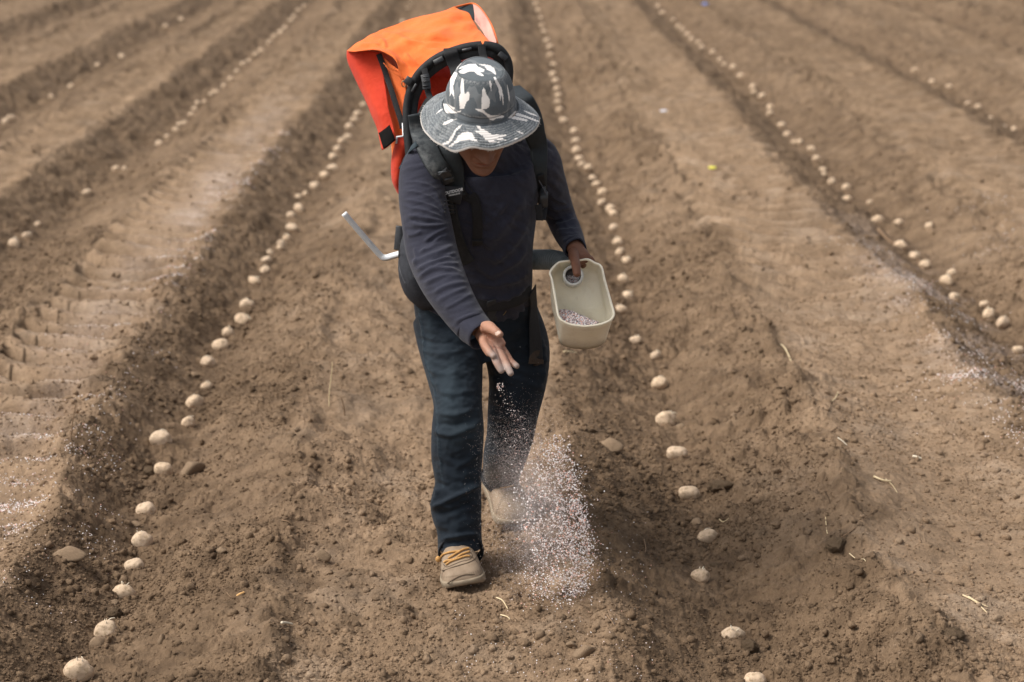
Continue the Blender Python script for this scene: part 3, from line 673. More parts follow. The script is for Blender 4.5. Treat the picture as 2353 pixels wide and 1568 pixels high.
parts = [(hV, hF)]
for s in (-1, 1): parts.append(ell(hl(s*.078, .012, -.005), (.009, .02, .032), HR))
parts.append(loft([(hl(0, .02, -.03), .055, .06), (hl(0, .03, -.09), .056, .06), (P(1104, 350, 5.42), .06, .06), (P(1103, 420, 5.45), .09, .07)]))
parts.append(loft([(P(1103, 380, 5.46), .11, .07), (P(1105, 480, 5.50), .13, .10), (P(1098, 600, 5.57), .13, .11), (P(1092, 700, 5.62), .13, .10), (P(1092, 770, 5.64), .11, .09)]))
A = dict(rs=P(975, 395, 5.36), re=P(990, 590, 5.24), rw=P(1106, 757, 5.045), ls=P(1236, 370, 5.50), le=P(1289, 500, 5.64), lw=P(1324, 574, 5.455))
parts += [loft([(P(1100, 385, 5.45), .05, .05), (A['rs'], .045, .045), (P(980, 480, 5.30), .042, .042), (A['re'], .038, .038), (P(1045, 675, 5.13), .035, .033), (P(1092, 741, 5.06), .027, .025), (A['rw'], .026, .021)]),
          loft([(P(1110, 385, 5.47), .05, .05), (A['ls'], .043, .043), (P(1268, 440, 5.58), .038, .038), (A['le'], .034, .034), (P(1308, 540, 5.55), .029, .029), (A['lw'], .025, .02)])]
for pts in ([(P(1045, 760, 5.60), .085), (P(1050, 880, 5.50), .065), (P(1053, 975, 5.41), .052), (P(1052, 1080, 5.42), .05), (P(1057, 1240, 5.37), .032), (P(1057, 1290, 5.365), .028)],
            [(P(1160, 760, 5.64), .085), (P(1188, 880, 5.62), .065), (P(1178, 965, 5.64), .05), (P(1170, 1030, 5.76), .048), (P(1158, 1085, 5.89), .036), (P(1160, 1098, 5.91), .034)]):
    parts.append(loft([(p, r, r) for p, r in pts]))
parts.append(loft([(P(1057, 1285, 5.39), .028, .025), (P(1060, 1312, 5.34), .028, .018)])); parts.append(loft([(P(1160, 1100, 5.91), .034, .03), (P(1176, 1128, 5.86), .03, .022)]))
# right hand, palm up, fingers towards the furrow
def chain(pts, rr): return loft([(P(*p), r, r) for p, r in zip(pts, rr)], n=16, sub=5)
W_ = (1107, 759, 5.045)
H1 = [chain([W_, (1110, 775, 5.01), (1113, 790, 4.98), (1121, 803, 4.955), (1127, 812, 4.94), (1135, 819, 4.93)], [.017, .0135, .0112, .0100, .0092, .0080]),
      chain([W_, (1119, 783, 5.00), (1131, 805, 4.965), (1140, 829, 4.935), (1147, 843, 4.925), (1153, 853, 4.92)], [.016, .013, .0112, .0104, .0098, .0085]),
      chain([W_, (1129, 784, 5.00), (1149, 810, 4.965), (1162, 835, 4.935), (1168, 847, 4.92), (1174, 859, 4.91)], [.016, .013, .0108, .0100, .0094, .0084]),
      chain([W_, (1136, 784, 5.01), (1160, 811, 4.98), (1172, 829, 4.955), (1180, 836, 4.945), (1188, 842, 4.935)], [.014, .012, .0102, .0094, .0086, .0076]),
      chain([(1108, 756, 5.03), (1122, 752, 4.985), (1132, 757, 4.955), (1140, 763, 4.94), (1149, 770, 4.93)], [.017, .0165, .0130, .0118, .0100]),
      loft([(P(1112, 762, 5.03), .026, .017), (P(1128, 785, 5.00), .031, .013), (P(1140, 803, 4.98), .031, .011)], n=20, xref=(.85, 0, .5)),
      loft([(P(1118, 752, 5.01), .017, .016), (P(1135, 775, 4.99), .012, .011), (P(1152, 800, 4.985), .011, .010), (P(1160, 812, 4.98), .010, .009)], n=16),
      loft([(P(1106, 757, 5.05), .024, .02), (P(1116, 770, 5.025), .028, .017)], n=16)]
# left hand, thumb hooked over the collar of the scoop
H2 = [loft([(A['lw'], .024, .019), (P(1330, 588, 5.435), .030, .018), (P(1334, 600, 5.43), .030, .016)], n=20),
      chain([(1318, 582, 5.43), (1321, 598, 5.385), (1324, 614, 5.350), (1326, 630, 5.335)], [.0150, .0135, .0125, .0108])]
for i, (x0, y0) in enumerate(((1357, 598), (1350, 601), (1341, 603), (1332, 604))):
    H2.append(chain([(1334+i, 588, 5.44), (x0, y0-1, 5.445), (x0+1-i*3, y0+12, 5.47), (x0-14-i*3, y0+24, 5.485), (x0-26-i*3, y0+26, 5.47)], [.013, .0105, .0095, .009, .008]))
body = union(parts+H1+H2, .0021, 2, .45)
V, N = getV(body), getN(body); px, py = proj(V)
hand = (px > 1060) & (px < 1200) & (py > 725) & (V[:, 1] < 5.1); handL = (px > 1290) & (py > 560) & (V[:, 1] < 5.56) & (V[:, 1] > 5.2)
fac = facing(V, N)
hdl = (V-HC)@HR; ishead = (np.linalg.norm(V-HC, axis=1) < .2)
palm = np.where(hand, 1.0, np.where(handL, .28, .35)); attr(body, "palm", palm)
def tipd(x, y, Y, r): return np.exp(-(np.linalg.norm(V-P(x, y, Y), axis=1)/r)**2)
dust = np.clip(tipd(1135, 819, 4.93, .018)+tipd(1152, 851, 4.92, .02)+tipd(1173, 857, 4.91, .02)+tipd(1188, 842, 4.935, .013)+tipd(1150, 771, 4.93, .007)*.8+tipd(1138, 800, 4.965, .02)*.35, 0, 1)*hand
attr(body, "dust", dust)
nd, _ = dist_poly(px, py, [(1141, 767), (1146, 763.5)]); nail = (nd < 4.0)*hand*(V[:, 1] < 4.955)
attr(body, "nail", nail.astype(float))
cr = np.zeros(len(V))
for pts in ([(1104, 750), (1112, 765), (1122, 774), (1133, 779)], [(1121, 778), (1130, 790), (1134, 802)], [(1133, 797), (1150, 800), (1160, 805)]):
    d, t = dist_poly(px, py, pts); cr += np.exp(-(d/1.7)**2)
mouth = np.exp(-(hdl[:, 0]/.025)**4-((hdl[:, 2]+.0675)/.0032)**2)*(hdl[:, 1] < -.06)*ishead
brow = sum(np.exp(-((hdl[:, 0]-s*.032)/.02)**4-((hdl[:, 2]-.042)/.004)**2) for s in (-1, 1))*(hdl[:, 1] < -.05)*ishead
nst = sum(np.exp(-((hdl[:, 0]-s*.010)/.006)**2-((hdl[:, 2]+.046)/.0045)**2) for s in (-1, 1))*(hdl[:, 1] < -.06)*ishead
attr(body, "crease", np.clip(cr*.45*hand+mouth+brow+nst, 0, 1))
D = -np.clip(cr, 0, 1)*.0011*hand-nail*.0004; setV(body, V+N*D[:, None])
pbase = np.array((.0, 5.5, 0.0))
person = place_mesh("person", body, skin_m, None, pbase)
tag(person, "person in dark shirt and jeans bending forward, tossing fertilizer with an open palm", "person")

# ---- shirt
cloth_m = mat("shirt_cloth", (.040, .038, .050), .92, .2, sheen=.12); b = NB(cloth_m)
f1 = b.noise(9, 3, .6); wv = b.noise(900, 2, .7); c = b.ramp(f1, [(.3, (.016, .018, .031)), (.7, (.026, .028, .046))])
c = b.mix(b.ramp(b.noise(500, 2, .8), [(.35, (0, 0, 0)), (.7, (.4, .4, .4))]), c, (.062, .061, .078)); b.base(c); b.bump(wv, .0006)
sh = [loft([(P(1104, 312, 5.34), .058, .055), (P(1104, 330, 5.385), .085, .07), (P(1102, 356, 5.43), .145, .095), (P(1103, 405, 5.45), .158, .118), (P(1105, 470, 5.49), .158, .135), (P(1102, 560, 5.55), .152, .143), (P(1096, 630, 5.585), .160, .145), (P(1090, 685, 5.61), .166, .138)], n=40, power=2.3, cap=False),
      loft([(P(1060, 375, 5.43), .065, .07), (P(985, 385, 5.37), .068, .072), (P(970, 440, 5.32), .064, .066), (P(980, 510, 5.27), .067, .066), (P(993, 580, 5.235), .069, .066), (P(1018, 645, 5.16), .063, .060), (P(1052, 705, 5.095), .053, .052), (P(1086, 752, 5.05), .046, .045)], n=28, cap=False),
      loft([(P(1150, 360, 5.47), .06, .07), (P(1228, 362, 5.49), .062, .068), (P(1256, 415, 5.55), .054, .058), (P(1276, 465, 5.60), .046, .05), (P(1291, 505, 5.63), .043, .046), (P(1307, 540, 5.56), .040, .040), (P(1321, 568, 5.475), .032, .032)], n=28, cap=False)]
shirt_me = union(sh, .0042, 3, .5)
def rx(zx): return 746.9+zx*.2931
def ry(zy): return 402.2+zy*.2931
def S(zp, wd, h): return ([(rx(x), ry(y)) for x, y in zp], wd*.8, h*(1.5 if wd >= 8 else 1.05))
FS = [S([(600, 60), (720, 60), (830, 90), (890, 150)], 4, .003), S([(600, 130), (730, 140), (840, 190), (910, 260)], 4, .0035), S([(600, 190), (740, 215), (860, 260), (930, 320)], 4, .004),
      S([(610, 250), (740, 270), (860, 310), (940, 350)], 4, .004), S([(620, 310), (740, 330), (850, 350), (950, 370)], 4.5, .0045), S([(650, 370), (760, 400), (870, 400), (965, 380)], 5, .006), S([(640, 345), (760, 370), (880, 375)], 3, -.003),
      S([(770, 540), (850, 470), (970, 410)], 6, .006), S([(730, 620), (830, 560), (900, 500), (985, 450)], 6, .006), S([(680, 690), (800, 640), (930, 590), (1010, 540)], 7, .005), S([(780, 590), (870, 530), (950, 470)], 4, -.004),
      S([(700, 760), (840, 690), (970, 640), (1045, 610)], 7, .007), S([(820, 680), (930, 640), (1030, 640)], 4, -.005), S([(720, 820), (840, 740), (960, 740), (1070, 770)], 6, .007), S([(860, 720), (950, 700), (1050, 700)], 5, .006),
      S([(760, 870), (900, 800), (1010, 790), (1100, 810)], 7, .005), S([(840, 930), (960, 870), (1060, 850), (1130, 850)], 7, .005), S([(870, 990), (1000, 930), (1120, 880)], 6, .0045), S([(920, 1060), (1020, 1010), (1100, 960), (1170, 930)], 5, .004),
      S([(1010, 1160), (1120, 1110), (1200, 1090), (1240, 1080)], 5, .004), S([(1020, 1190), (1100, 1160), (1160, 1130)], 3, -.003), S([(640, 480), (700, 470), (760, 440)], 5, .004), S([(620, 420), (680, 430), (740, 430)], 4, -.003),
      S([(700, 560), (720, 640), (700, 720)], 6, .004), S([(860, 150), (900, 220), (940, 330)], 5, .004),
      # chest and belly
      S([(1250, 560), (1400, 400), (1560, 150)], 14, .006), S([(1300, 700), (1450, 560), (1600, 350)], 12, .006), S([(1250, 800), (1430, 720), (1600, 560)], 10, .005), S([(1200, 400), (1330, 330), (1450, 180)], 10, .004), S([(1100, 820), (1300, 860), (1500, 820), (1620, 740)], 9, .005), S([(1180, 950), (1350, 980), (1500, 930), (1600, 860)], 8, .006),
      # other sleeve
      S([(1760, 150), (1820, 200), (1900, 230)], 4, .004), S([(1750, 250), (1830, 270), (1930, 250)], 4, .005), S([(1770, 330), (1860, 340), (1960, 310)], 4, .004), S([(1790, 400), (1880, 380), (1990, 350)], 5, .006), S([(1810, 450), (1910, 430), (2010, 420)], 4, .005), S([(1850, 530), (1940, 500), (2020, 490)], 4, .004), S([(1830, 480), (1900, 475), (1990, 465)], 2.5, -.003)]
def sh_extra(V, px, py):
    arm = (px < 1060+(py-480)*.22) & (V[:, 1] < 5.42)
    t = vn(px/38, (py+.25*px)/7.5, 3)+.5*vn(px/22, (py+.3*px)/4.5, 5)
    body_ = vn((px+py*.5)/26, (py-px*.7)/13, 8)+.5*vn((px+py*.5)/12, (py-px*.7)/7, 9)
    return np.where(arm, .0013*t, .0032*body_)
strokes(shirt_me, FS, sh_extra)
shirt = place_mesh("shirt", shirt_me, cloth_m, person); shirt["label"] = "dark charcoal long sleeved shirt with creased sleeves"
# open cuffs
def cuff(name, c0, c1, r0, r1, parent, mt, th=.0035, n=40, wob=.05, xref=(1, 0, 0), seed=1, ry_=1.0):
    c0, c1 = np.array(c0), np.array(c1); t = (c1-c0)/np.linalg.norm(c1-c0); x = np.array(xref, float); x -= t*(x@t); x /= np.linalg.norm(x); y = np.cross(t, x); rings = []
    for s, rr in ((0, r0), (.25, r0*1.0), (.5, (r0+r1)/2), (.8, r1), (1, r1), (1.02, r1-th*.5), (1, r1-th), (.7, r1-th*1.2), (.2, r0-th*1.5)):
        a = np.arange(n)*2*math.pi/n; w2 = 1+wob*np.sin(a*3+seed)+wob*.6*np.sin(a*5+seed*2); rings.append(c0+(c1-c0)*s+np.outer(np.cos(a)*rr*w2, x)+np.outer(np.sin(a)*rr*w2*ry_, y))
    V = np.concatenate(rings); m = len(rings); F = [(i*n+k, i*n+(k+1) % n, (i+1)*n+(k+1) % n, (i+1)*n+k) for i in range(m-1) for k in range(n)]
    return obj(name, (V, F), mt, parent)
cuff("cuff", P(1084, 749, 5.054), P(1108, 772, 5.018), .0455, .0415, person, cloth_m, wob=.03)
cuff("cuff", P(1319, 565, 5.485), P(1323, 573, 5.455), .033, .0315, person, cloth_m, seed=4)

# ---- jeans
jean_m = mat("jeans_denim", (.012, .022, .032), .85, .25, sheen=.05); b = NB(jean_m)
f1 = b.noise(7, 4, .6); f2 = b.noise(700, 2, .7); c = b.ramp(f1, [(.3, (.004, .008, .014)), (.55, (.006, .012, .020)), (.8, (.011, .020, .029))])
c = b.mix(b.math('MULTIPLY', b.attr("fade"), .55), c, (.035, .055, .070)); c = b.mix(b.attr("dusty"), c, (.10, .085, .07)); b.base(c); b.bump(f2, .0006)
jl = [loft([(P(1086, 668, 5.60), .168, .12), (P(1088, 700, 5.61), .172, .13), (P(1095, 760, 5.62), .165, .135), (P(1105, 815, 5.62), .15, .12)], n=40, cap=False, power=2.2),
      loft([(P(1025, 730, 5.61), .098, .11), (P(1035, 790, 5.57), .094, .105), (P(1046, 870, 5.50), .079, .092), (P(1052, 930, 5.44), .069, .080), (P(1052, 985, 5.405), .074, .074), (P(1050, 1050, 5.405), .073, .072), (P(1053, 1110, 5.395), .066, .070), (P(1048, 1165, 5.385), .073, .072), (P(1055, 1215, 5.375), .064, .070), (P(1057, 1262, 5.365), .063, .070)], n=32, cap=False),
      loft([(P(1160, 730, 5.63), .10, .11), (P(1186, 800, 5.63), .098, .105), (P(1190, 870, 5.62), .086, .095), (P(1180, 940, 5.63), .076, .085), (P(1172, 1000, 5.69), .070, .076), (P(1160, 1050, 5.80), .066, .066), (P(1152, 1092, 5.90), .056, .06)], n=32, cap=False)]
jeans_me = union(jl, .0044, 3, .5)
JS = [([(985, 1172), (1010, 1160), (1050, 1140), (1090, 1118), (1108, 1100)], 6, .009), ([(1000, 1185), (1040, 1175), (1090, 1150)], 7, -.006), ([(985, 1165), (1000, 1150), (1010, 1120)], 5, .005),
      ([(1010, 1240), (1050, 1232), (1100, 1225)], 5, .006), ([(1015, 1252), (1050, 1246), (1100, 1240)], 4, -.004), ([(1040, 1080), (1075, 1060), (1110, 1030)], 7, .004), ([(1000, 1060), (1030, 1090), (1080, 1100)], 8, .003),
      ([(995, 990), (1030, 1000), (1080, 985), (1110, 960)], 7, .006), ([(1000, 945), (1040, 955), (1090, 940)], 7, .005), ([(1000, 970), (1040, 978), (1090, 965)], 6, -.004), ([(990, 880), (1030, 905), (1080, 900)], 8, .004), ([(975, 840), (1020, 860), (1060, 850)], 8, .004),
      ([(955, 775), (1000, 790), (1050, 785)], 5, -.004), ([(970, 800), (1010, 815), (1070, 805)], 7, .004), ([(962, 710), (970, 760), (978, 830), (995, 880), (1003, 940)], 2.2, .003), ([(1004, 960), (1010, 1040), (1018, 1100)], 2.2, .002),
      ([(1118, 940), (1150, 960), (1200, 940)], 7, .005), ([(1120, 970), (1160, 985), (1210, 970)], 6, .004), ([(1130, 1040), (1170, 1045), (1200, 1020)], 6, .005), ([(1240, 760), (1250, 840), (1240, 900)], 8, .004)]
JS = [(a_, w__, h__*1.45) for a_, w__, h__ in JS]
strokes(jeans_me, JS, lambda V, px, py: .0035*vn((px+py*.4)/24, (py-px*.4)/12, 21)+.0015*vn(px/9, py/6, 22))
V = getV(jeans_me); px, py = proj(V)
fd = np.exp(-((px-1075)/40)**2)*np.exp(-((py-990)/40)**2)*.6+np.exp(-((px-1030)/30)**2)*np.exp(-((py-900)/90)**2)*.7+np.exp(-((px-985)/8)**2)*(py < 900)*.35
for pts, s in (([(962, 710), (970, 760), (978, 830), (995, 880), (1003, 940), (1006, 1000), (1012, 1060), (1018, 1120)], .9), ([(975, 722), (1015, 724)], .7)):
    d, t = dist_poly(px, py, pts); fd += s*np.exp(-(d/2.2)**2)*(.5+.5*np.sin(py*1.1))
attr(jeans_me, "fade", np.clip(fd, 0, 1)); attr(jeans_me, "dusty", np.clip(np.exp(-((py-1095)/26)**2)*(px > 1112)*.75+np.exp(-((py-1275)/10)**2)*.3, 0, 1))
jeans = place_mesh("jeans", jeans_me, jean_m, person)
cuff("jeans_hem", P(1057, 1254, 5.367), P(1059, 1269, 5.343), .064, .0655, person, jean_m, .004, wob=.012, seed=2, ry_=1.08)
h_ = [o for o in person.children if o.name.startswith("jeans_hem")][0]
cuff("jeans_hem", P(1153, 1085, 5.885), P(1151, 1098, 5.915), .058, .060, person, jean_m, .004, wob=.04, seed=5)
for o in person.children:
    if o.name.startswith("jeans_hem"): n = len(o.data.vertices); attr(o.data, "fade", np.zeros(n)); attr(o.data, "dusty", np.full(n, .12))
belt_m = noisy("black_webbing", (.010, .010, .011), (.022, .022, .024), 300, .75, .3, .0006)
# ---- hair
hv = IV*np.array((.078, .088, .080)); hv = hv*(1+.03*n3(hv, 60, 3))[:, None]; keep = [f for f in IF.tolist() if max(hv[f, 2]) > -.0-.9*min(hv[f, 1].min(), .05) or hv[f, 1].min() > .02]
keep = [f for f in IF.tolist() if (hv[f].mean(0)[2] > .03) or (hv[f].mean(0)[1] > .015 and hv[f].mean(0)[2] > -.07)]
obj("hair", (hv@HR.T+hl(0, .016, .0), keep), noisy("black_hair", (.008, .007, .007), (.02, .018, .016), 90, .6), person)

# ---- hat
HO = P(1104, 243, 5.225); HM = rotm(R(22), R(0), R(4))
hat_m = mat("hat_cloth", (.1, .11, .12), .9, .2, sheen=.08); b = NB(hat_m); tw = b.noise(700, 2, .8); st = b.noise(14, 4, .6)
b1 = b.ramp(b.noise(11, 2, .5, b.scalev((1.5, 1.5, .6))), [(.40, (.095, .113, .128)), (.50, (.165, .18, .19)), (.58, (.075, .090, .100))]); b1.node.color_ramp.interpolation = 'CONSTANT'
c = b.mix(b.ramp(tw, [(.35, (0, 0, 0)), (.7, (.55, .55, .55))]), b1, (.20, .22, .235))
c = b.mix(b.math('MULTIPLY', b.attr("worn"), b.ramp(b.noise(170, 3, .8), [(.42, (0, 0, 0)), (.60, (1, 1, 1))])), c, (.42, .43, .43))
c = b.mix(b.attr("white"), c, b.mix(st, (.78, .74, .71), (.87, .84, .81))); c = b.mix(b.attr("seam"), c, (.045, .05, .055)); c = b.mix(b.attr("fray"), c, (.74, .70, .66)); b.base(c); b.bump(tw, .0008)
def ring_surface(rows, n=320):
    V = []; a = np.arange(n)*2*math.pi/n
    for fn in rows: V.append(fn(a))
    V = np.concatenate(V); m = len(rows); F = [(i*n+k, i*n+(k+1) % n, (i+1)*n+(k+1) % n, (i+1)*n+k) for i in range(m-1) for k in range(n)]; return V, F
def zx(x): return (1600+x*.3444)*.5745
def zy(y): return (180+y*.3444)*.5745
WHITE = [[(500,680),(560,690),(600,715),(640,730),(625,760),(660,775),(715,760),(700,780),(640,795),(560,795),(535,790),(515,755)],
 [(420,815),(450,780),(500,745),(500,760),(460,790)],[(605,870),(660,860),(600,900),(560,925),(495,940),(520,905)],
 [(720,380),(735,400),(740,440),(742,500),(748,560),(765,572),(780,545),(800,550),(808,580),(800,640),(775,660),(760,690),(745,740),(695,745),(690,680),(685,600),(705,560),(700,480)],
 [(970,500),(990,520),(1000,570),(1040,630),(1042,680),(1035,720),(1005,748),(945,745),(950,680),(942,640),(955,590),(950,530)],
 [(1085,375),(1105,370),(1140,430),(1180,500),(1200,600),(1203,700),(1193,700),(1185,640),(1175,580),(1165,675),(1158,600),(1140,500),(1110,440)],
 [(1030,420),(1055,415),(1065,460),(1058,550),(1045,480)],[(1240,450),(1255,500),(1275,600),(1272,660),(1262,640),(1250,540)],
 [(600,300),(670,330),(650,380),(635,410),(628,450),(615,480),(625,560),(632,640),(622,600),(600,560),(575,600),(590,480),(575,560),(585,400),(590,340)],
 [(660,285),(720,250),(800,222),(880,222),(905,255),(950,270),(985,290),(970,315),(925,315),(975,355),(960,365),(900,345),(860,310),(800,310),(745,335),(700,330),(680,310),(740,270)],
 [(900,222),(980,225),(1050,240),(1090,270),(1110,320),(1112,350),(1090,335),(1060,310),(1010,290),(985,255),(940,235)],
 [(640,290),(620,280),(650,245),(700,215),(720,215),(690,250)],
 [(870,740),(960,745),(1000,790),(1060,820),(1180,818),(1215,830),(1190,848),(1120,855),(1080,880),(1045,870),(1010,830),(960,790),(900,765)],
 [(1255,845),(1320,780),(1345,765),(1365,780),(1300,830),(1380,850),(1480,880),(1470,900),(1400,885),(1300,870)],[(1300,800),(1370,800),(1480,840),(1600,890),(1615,905),(1560,895),(1470,860),(1350,830)],
 [(1430,770),(1520,800),(1560,815),(1590,840),(1500,815),(1440,785)],[(1335,1000),(1380,1010),(1440,1040),(1430,1052),(1380,1030)],[(1290,1100),(1340,1085),(1370,1090),(1330,1108)],
 [(885,940),(925,940),(940,975),(1000,1000),(1060,1045),(1140,1050),(1225,1040),(1230,1060),(1180,1075),(1140,1078),(1230,1105),(1225,1118),(1120,1110),(1080,1115),(1160,1130),(1140,1140),(1040,1135),(990,1110),(960,1060),(900,1030),(875,1010),(930,1000),(900,970)],
 [(650,1110),(680,1060),(740,1020),(800,1010),(850,1040),(865,1090),(910,1130),(850,1115),(760,1110),(700,1130),(640,1150),(600,1190),(560,1185),(620,1140)],
 [(520,1140),(570,1110),(600,1060),(640,990),(690,945),(725,930),(700,975),(660,1000),(640,1050),(600,1120),(560,1160),(510,1165),(495,1150)]]
def hat_attrs(me, kind):
    V, N = getV(me), getN(me); px, py = proj(V); f = facing(V, N) > .02; wmask = np.zeros(len(V), bool); f = f if kind == 'c' else f*0+1
    for poly in WHITE: wmask |= inpoly(px, py, [(zx(x), zy(y)) for x, y in poly])
    L = (V-HO)@HM; back = (L[:, 1] > .0) & ~f
    nb = np.array([mnoise.noise(Vector((v[0]*26, v[1]*26, v[2]*9))) for v in L]) > .22
    attr(me, "white", np.where(f, wmask, back & nb).astype(float)); return L
cr_t, cr_w = .0625, .0985
def wallrow(t):
    def fn(a):
        r = .0985*(1-t)+.0665*t+.008*abs(math.sin(t*math.pi))**.8; yo = .006*t
        z = .018+.083*t+.004*t*np.cos(2*a); sq = 1+.012*np.sin(3*a+1+t*2)
        return np.stack([r*.93*np.sin(a)*sq, -r*1.02*np.cos(a)*sq+yo, z], 1)
    return fn
def toprow(s):
    def fn(a):
        r = .0655*s; z = .101+.004*np.cos(2*a)*s+.003*(1-s**2)-.0015*math.exp(-((s-.97)/.03)**2)+.004*(1-s)*0
        return np.stack([r*.93*np.sin(a), -r*1.02*np.cos(a)+.006, z], 1)
    return fn
rows = [(lambda q: (lambda a: wallrow(0)(a)*np.array((1+.06*(1-q), 1+.06*(1-q), 0))+np.array((0, 0, -.002+.020*q))))(q) for q in np.linspace(0, .95, 16)]+[wallrow(t) for t in np.linspace(0, 1, 60)]+[toprow(s) for s in np.linspace(.99, .7, 16)]+[toprow(s) for s in np.linspace(.66, .02, 14)]
V, F = ring_surface(rows); sc_ = 1-.0*V[:, 2]
V = V+(.0015*n3(V, 22, 4)+.0010*n3(V, 50, 6))[:, None]*np.stack([V[:, 0], V[:, 1], V[:, 2]*0+.03], 1)/.08
hat_c = obj("hat", (V@HM.T+HO, F), hat_m, person)
me = hat_c.data; setV(me, getV(me)+pbase)
L = hat_attrs(me, 'c'); r2 = np.hypot(L[:, 0]/.93, (L[:, 1]-.006)/1.02)
seam = np.exp(-((L[:, 2]-.019)/.0016)**2)+np.exp(-((r2-.0650)/.0017)**2)*(L[:, 2] > .09)*1.4+np.exp(-((L[:, 2]-.006)/.0014)**2)*.7
for s in (-1, 1): seam += np.exp(-((np.abs(L[:, 0])-.052-(.101-L[:, 2])*.25)/.0012)**2)*(L[:, 1] < -.01)*(L[:, 2] < .098)*(L[:, 2] > .02)*.0
attr(me, "seam", np.clip(seam, 0, 1)*.75); attr(me, "worn", np.clip(np.exp(-((L[:, 2]-.022)/.003)**2)+np.exp(-((r2-.069)/.004)**2)*.8, 0, 1)*.7); attr(me, "fray", np.zeros(len(L)))
setV(me, getV(me)-pbase)
hat_c["label"] = "faded grey and white camouflage bucket hat with frayed brim"
def brimrow(s):
    def fn(a):
        ca, sa = np.cos(a), np.sin(a); fr = -ca  # fr=-1 front
        r0x, r0y = .0975, .106; r1x, r1y = .155, .156
        wav = .010*np.sin(2*a+.5)*s+(.013*np.exp(-(((a+math.pi) % (2*math.pi)-math.pi+.18)/.17)**2))*s**1.5-.006*np.exp(-(((a+math.pi) % (2*math.pi)-math.pi+.52)/.16)**2)*s**1.5
        z = -.001-.047*s**1.15+wav+.014*s*np.abs(sa)**2+.0011*np.cos(s*math.pi*2*9.5)*(.3+s)
        x = (r0x+(r1x-r0x)*s)*sa; y = -(r0y+(r1y-r0y)*s)*ca
        return np.stack([x, y, z], 1)
    return fn
V, F = ring_surface([brimrow(s) for s in np.linspace(-.06, 1, 78)], 420)
V = V+np.array((0, 0, 1))*(.0022*n3(V, 30, 14))[:, None]
edge = V[-420:].copy()
bm_ = obj("brim", (V@HM.T+HO, F), hat_m, hat_c); me = bm_.data; setV(me, getV(me)+pbase); hat_attrs(me, 'b'); ss = np.repeat(np.linspace(-.06, 1, 78), 420)
attr(me, "seam", np.clip(np.exp(-((ss+.03)/.03)**2)+.35*(np.cos(ss*math.pi*2*9.5) < -.6), 0, 1)*.6); attr(me, "worn", np.clip(.35+.6*(np.cos(ss*math.pi*2*9.5) > .3), 0, 1)*.5); attr(me, "fray", np.clip((ss-.965)/.02, 0, 1)*.8); setV(me, getV(me)-pbase)
solid(bm_, .003, -1)
# bound, frayed edge of the brim
rr = np.random.default_rng(3); ed = np.vstack([edge, edge[:1]]); tb = tube(ed@HM.T+HO, .0027, 8, False); fz = []
for i in range(0, 420, 1):
    if rr.random() < .75:
        p = edge[i]+rr.normal(0, .0012, 3); dr = np.array([p[0], p[1], -.05]); dr = dr/np.linalg.norm(dr)*rr.uniform(.001, .0042)+rr.normal(0, .0015, 3); fz.append(tube((np.array([p, p+dr*.6, p+dr]))@HM.T+HO, [.0005, .0004, .0002], 4))
e = obj("brim_edge", join(tb, *fz), hat_m, hat_c); n = len(e.data.vertices)
for k_, v_ in (("white", 0), ("seam", 0), ("worn", 1), ("fray", .75)): attr(e.data, k_, np.full(n, float(v_)))
brass = mat("brass", (.30, .22, .12), .4, .5, .8); dark = mat("hole", (.01, .01, .01), .9)
def eyelet(px, py, r, bv):
    p, n_ = hit(bv, px, py, .0008); z_ = n_; x_ = np.cross((0, 0, 1), z_); x_ /= np.linalg.norm(x_); y_ = np.cross(z_, x_); V, F = [], []
    for (rr_, hh) in ((r, 0), (r*.95, .0012), (r*.7, .0016), (r*.5, .0008), (r*.48, -.001)):
        for k in range(20): a = k*math.pi/10; V.append(p+x_*rr_*math.cos(a)+y_*rr_*math.sin(a)+z_*hh)
    F = [(i*20+k, i*20+(k+1) % 20, (i+1)*20+(k+1) % 20, (i+1)*20+k) for i in range(4) for k in range(20)]
    o = obj("eyelet", (np.array(V), F), brass, hat_c); return o
bvb = bvh_of([hat_c, bm_]); eyelet(zx(288), zy(886), .0045, bvb); eyelet(zx(603), zy(470), .0035, bvb); eyelet(zx(1240), zy(410), .0035, bvb)

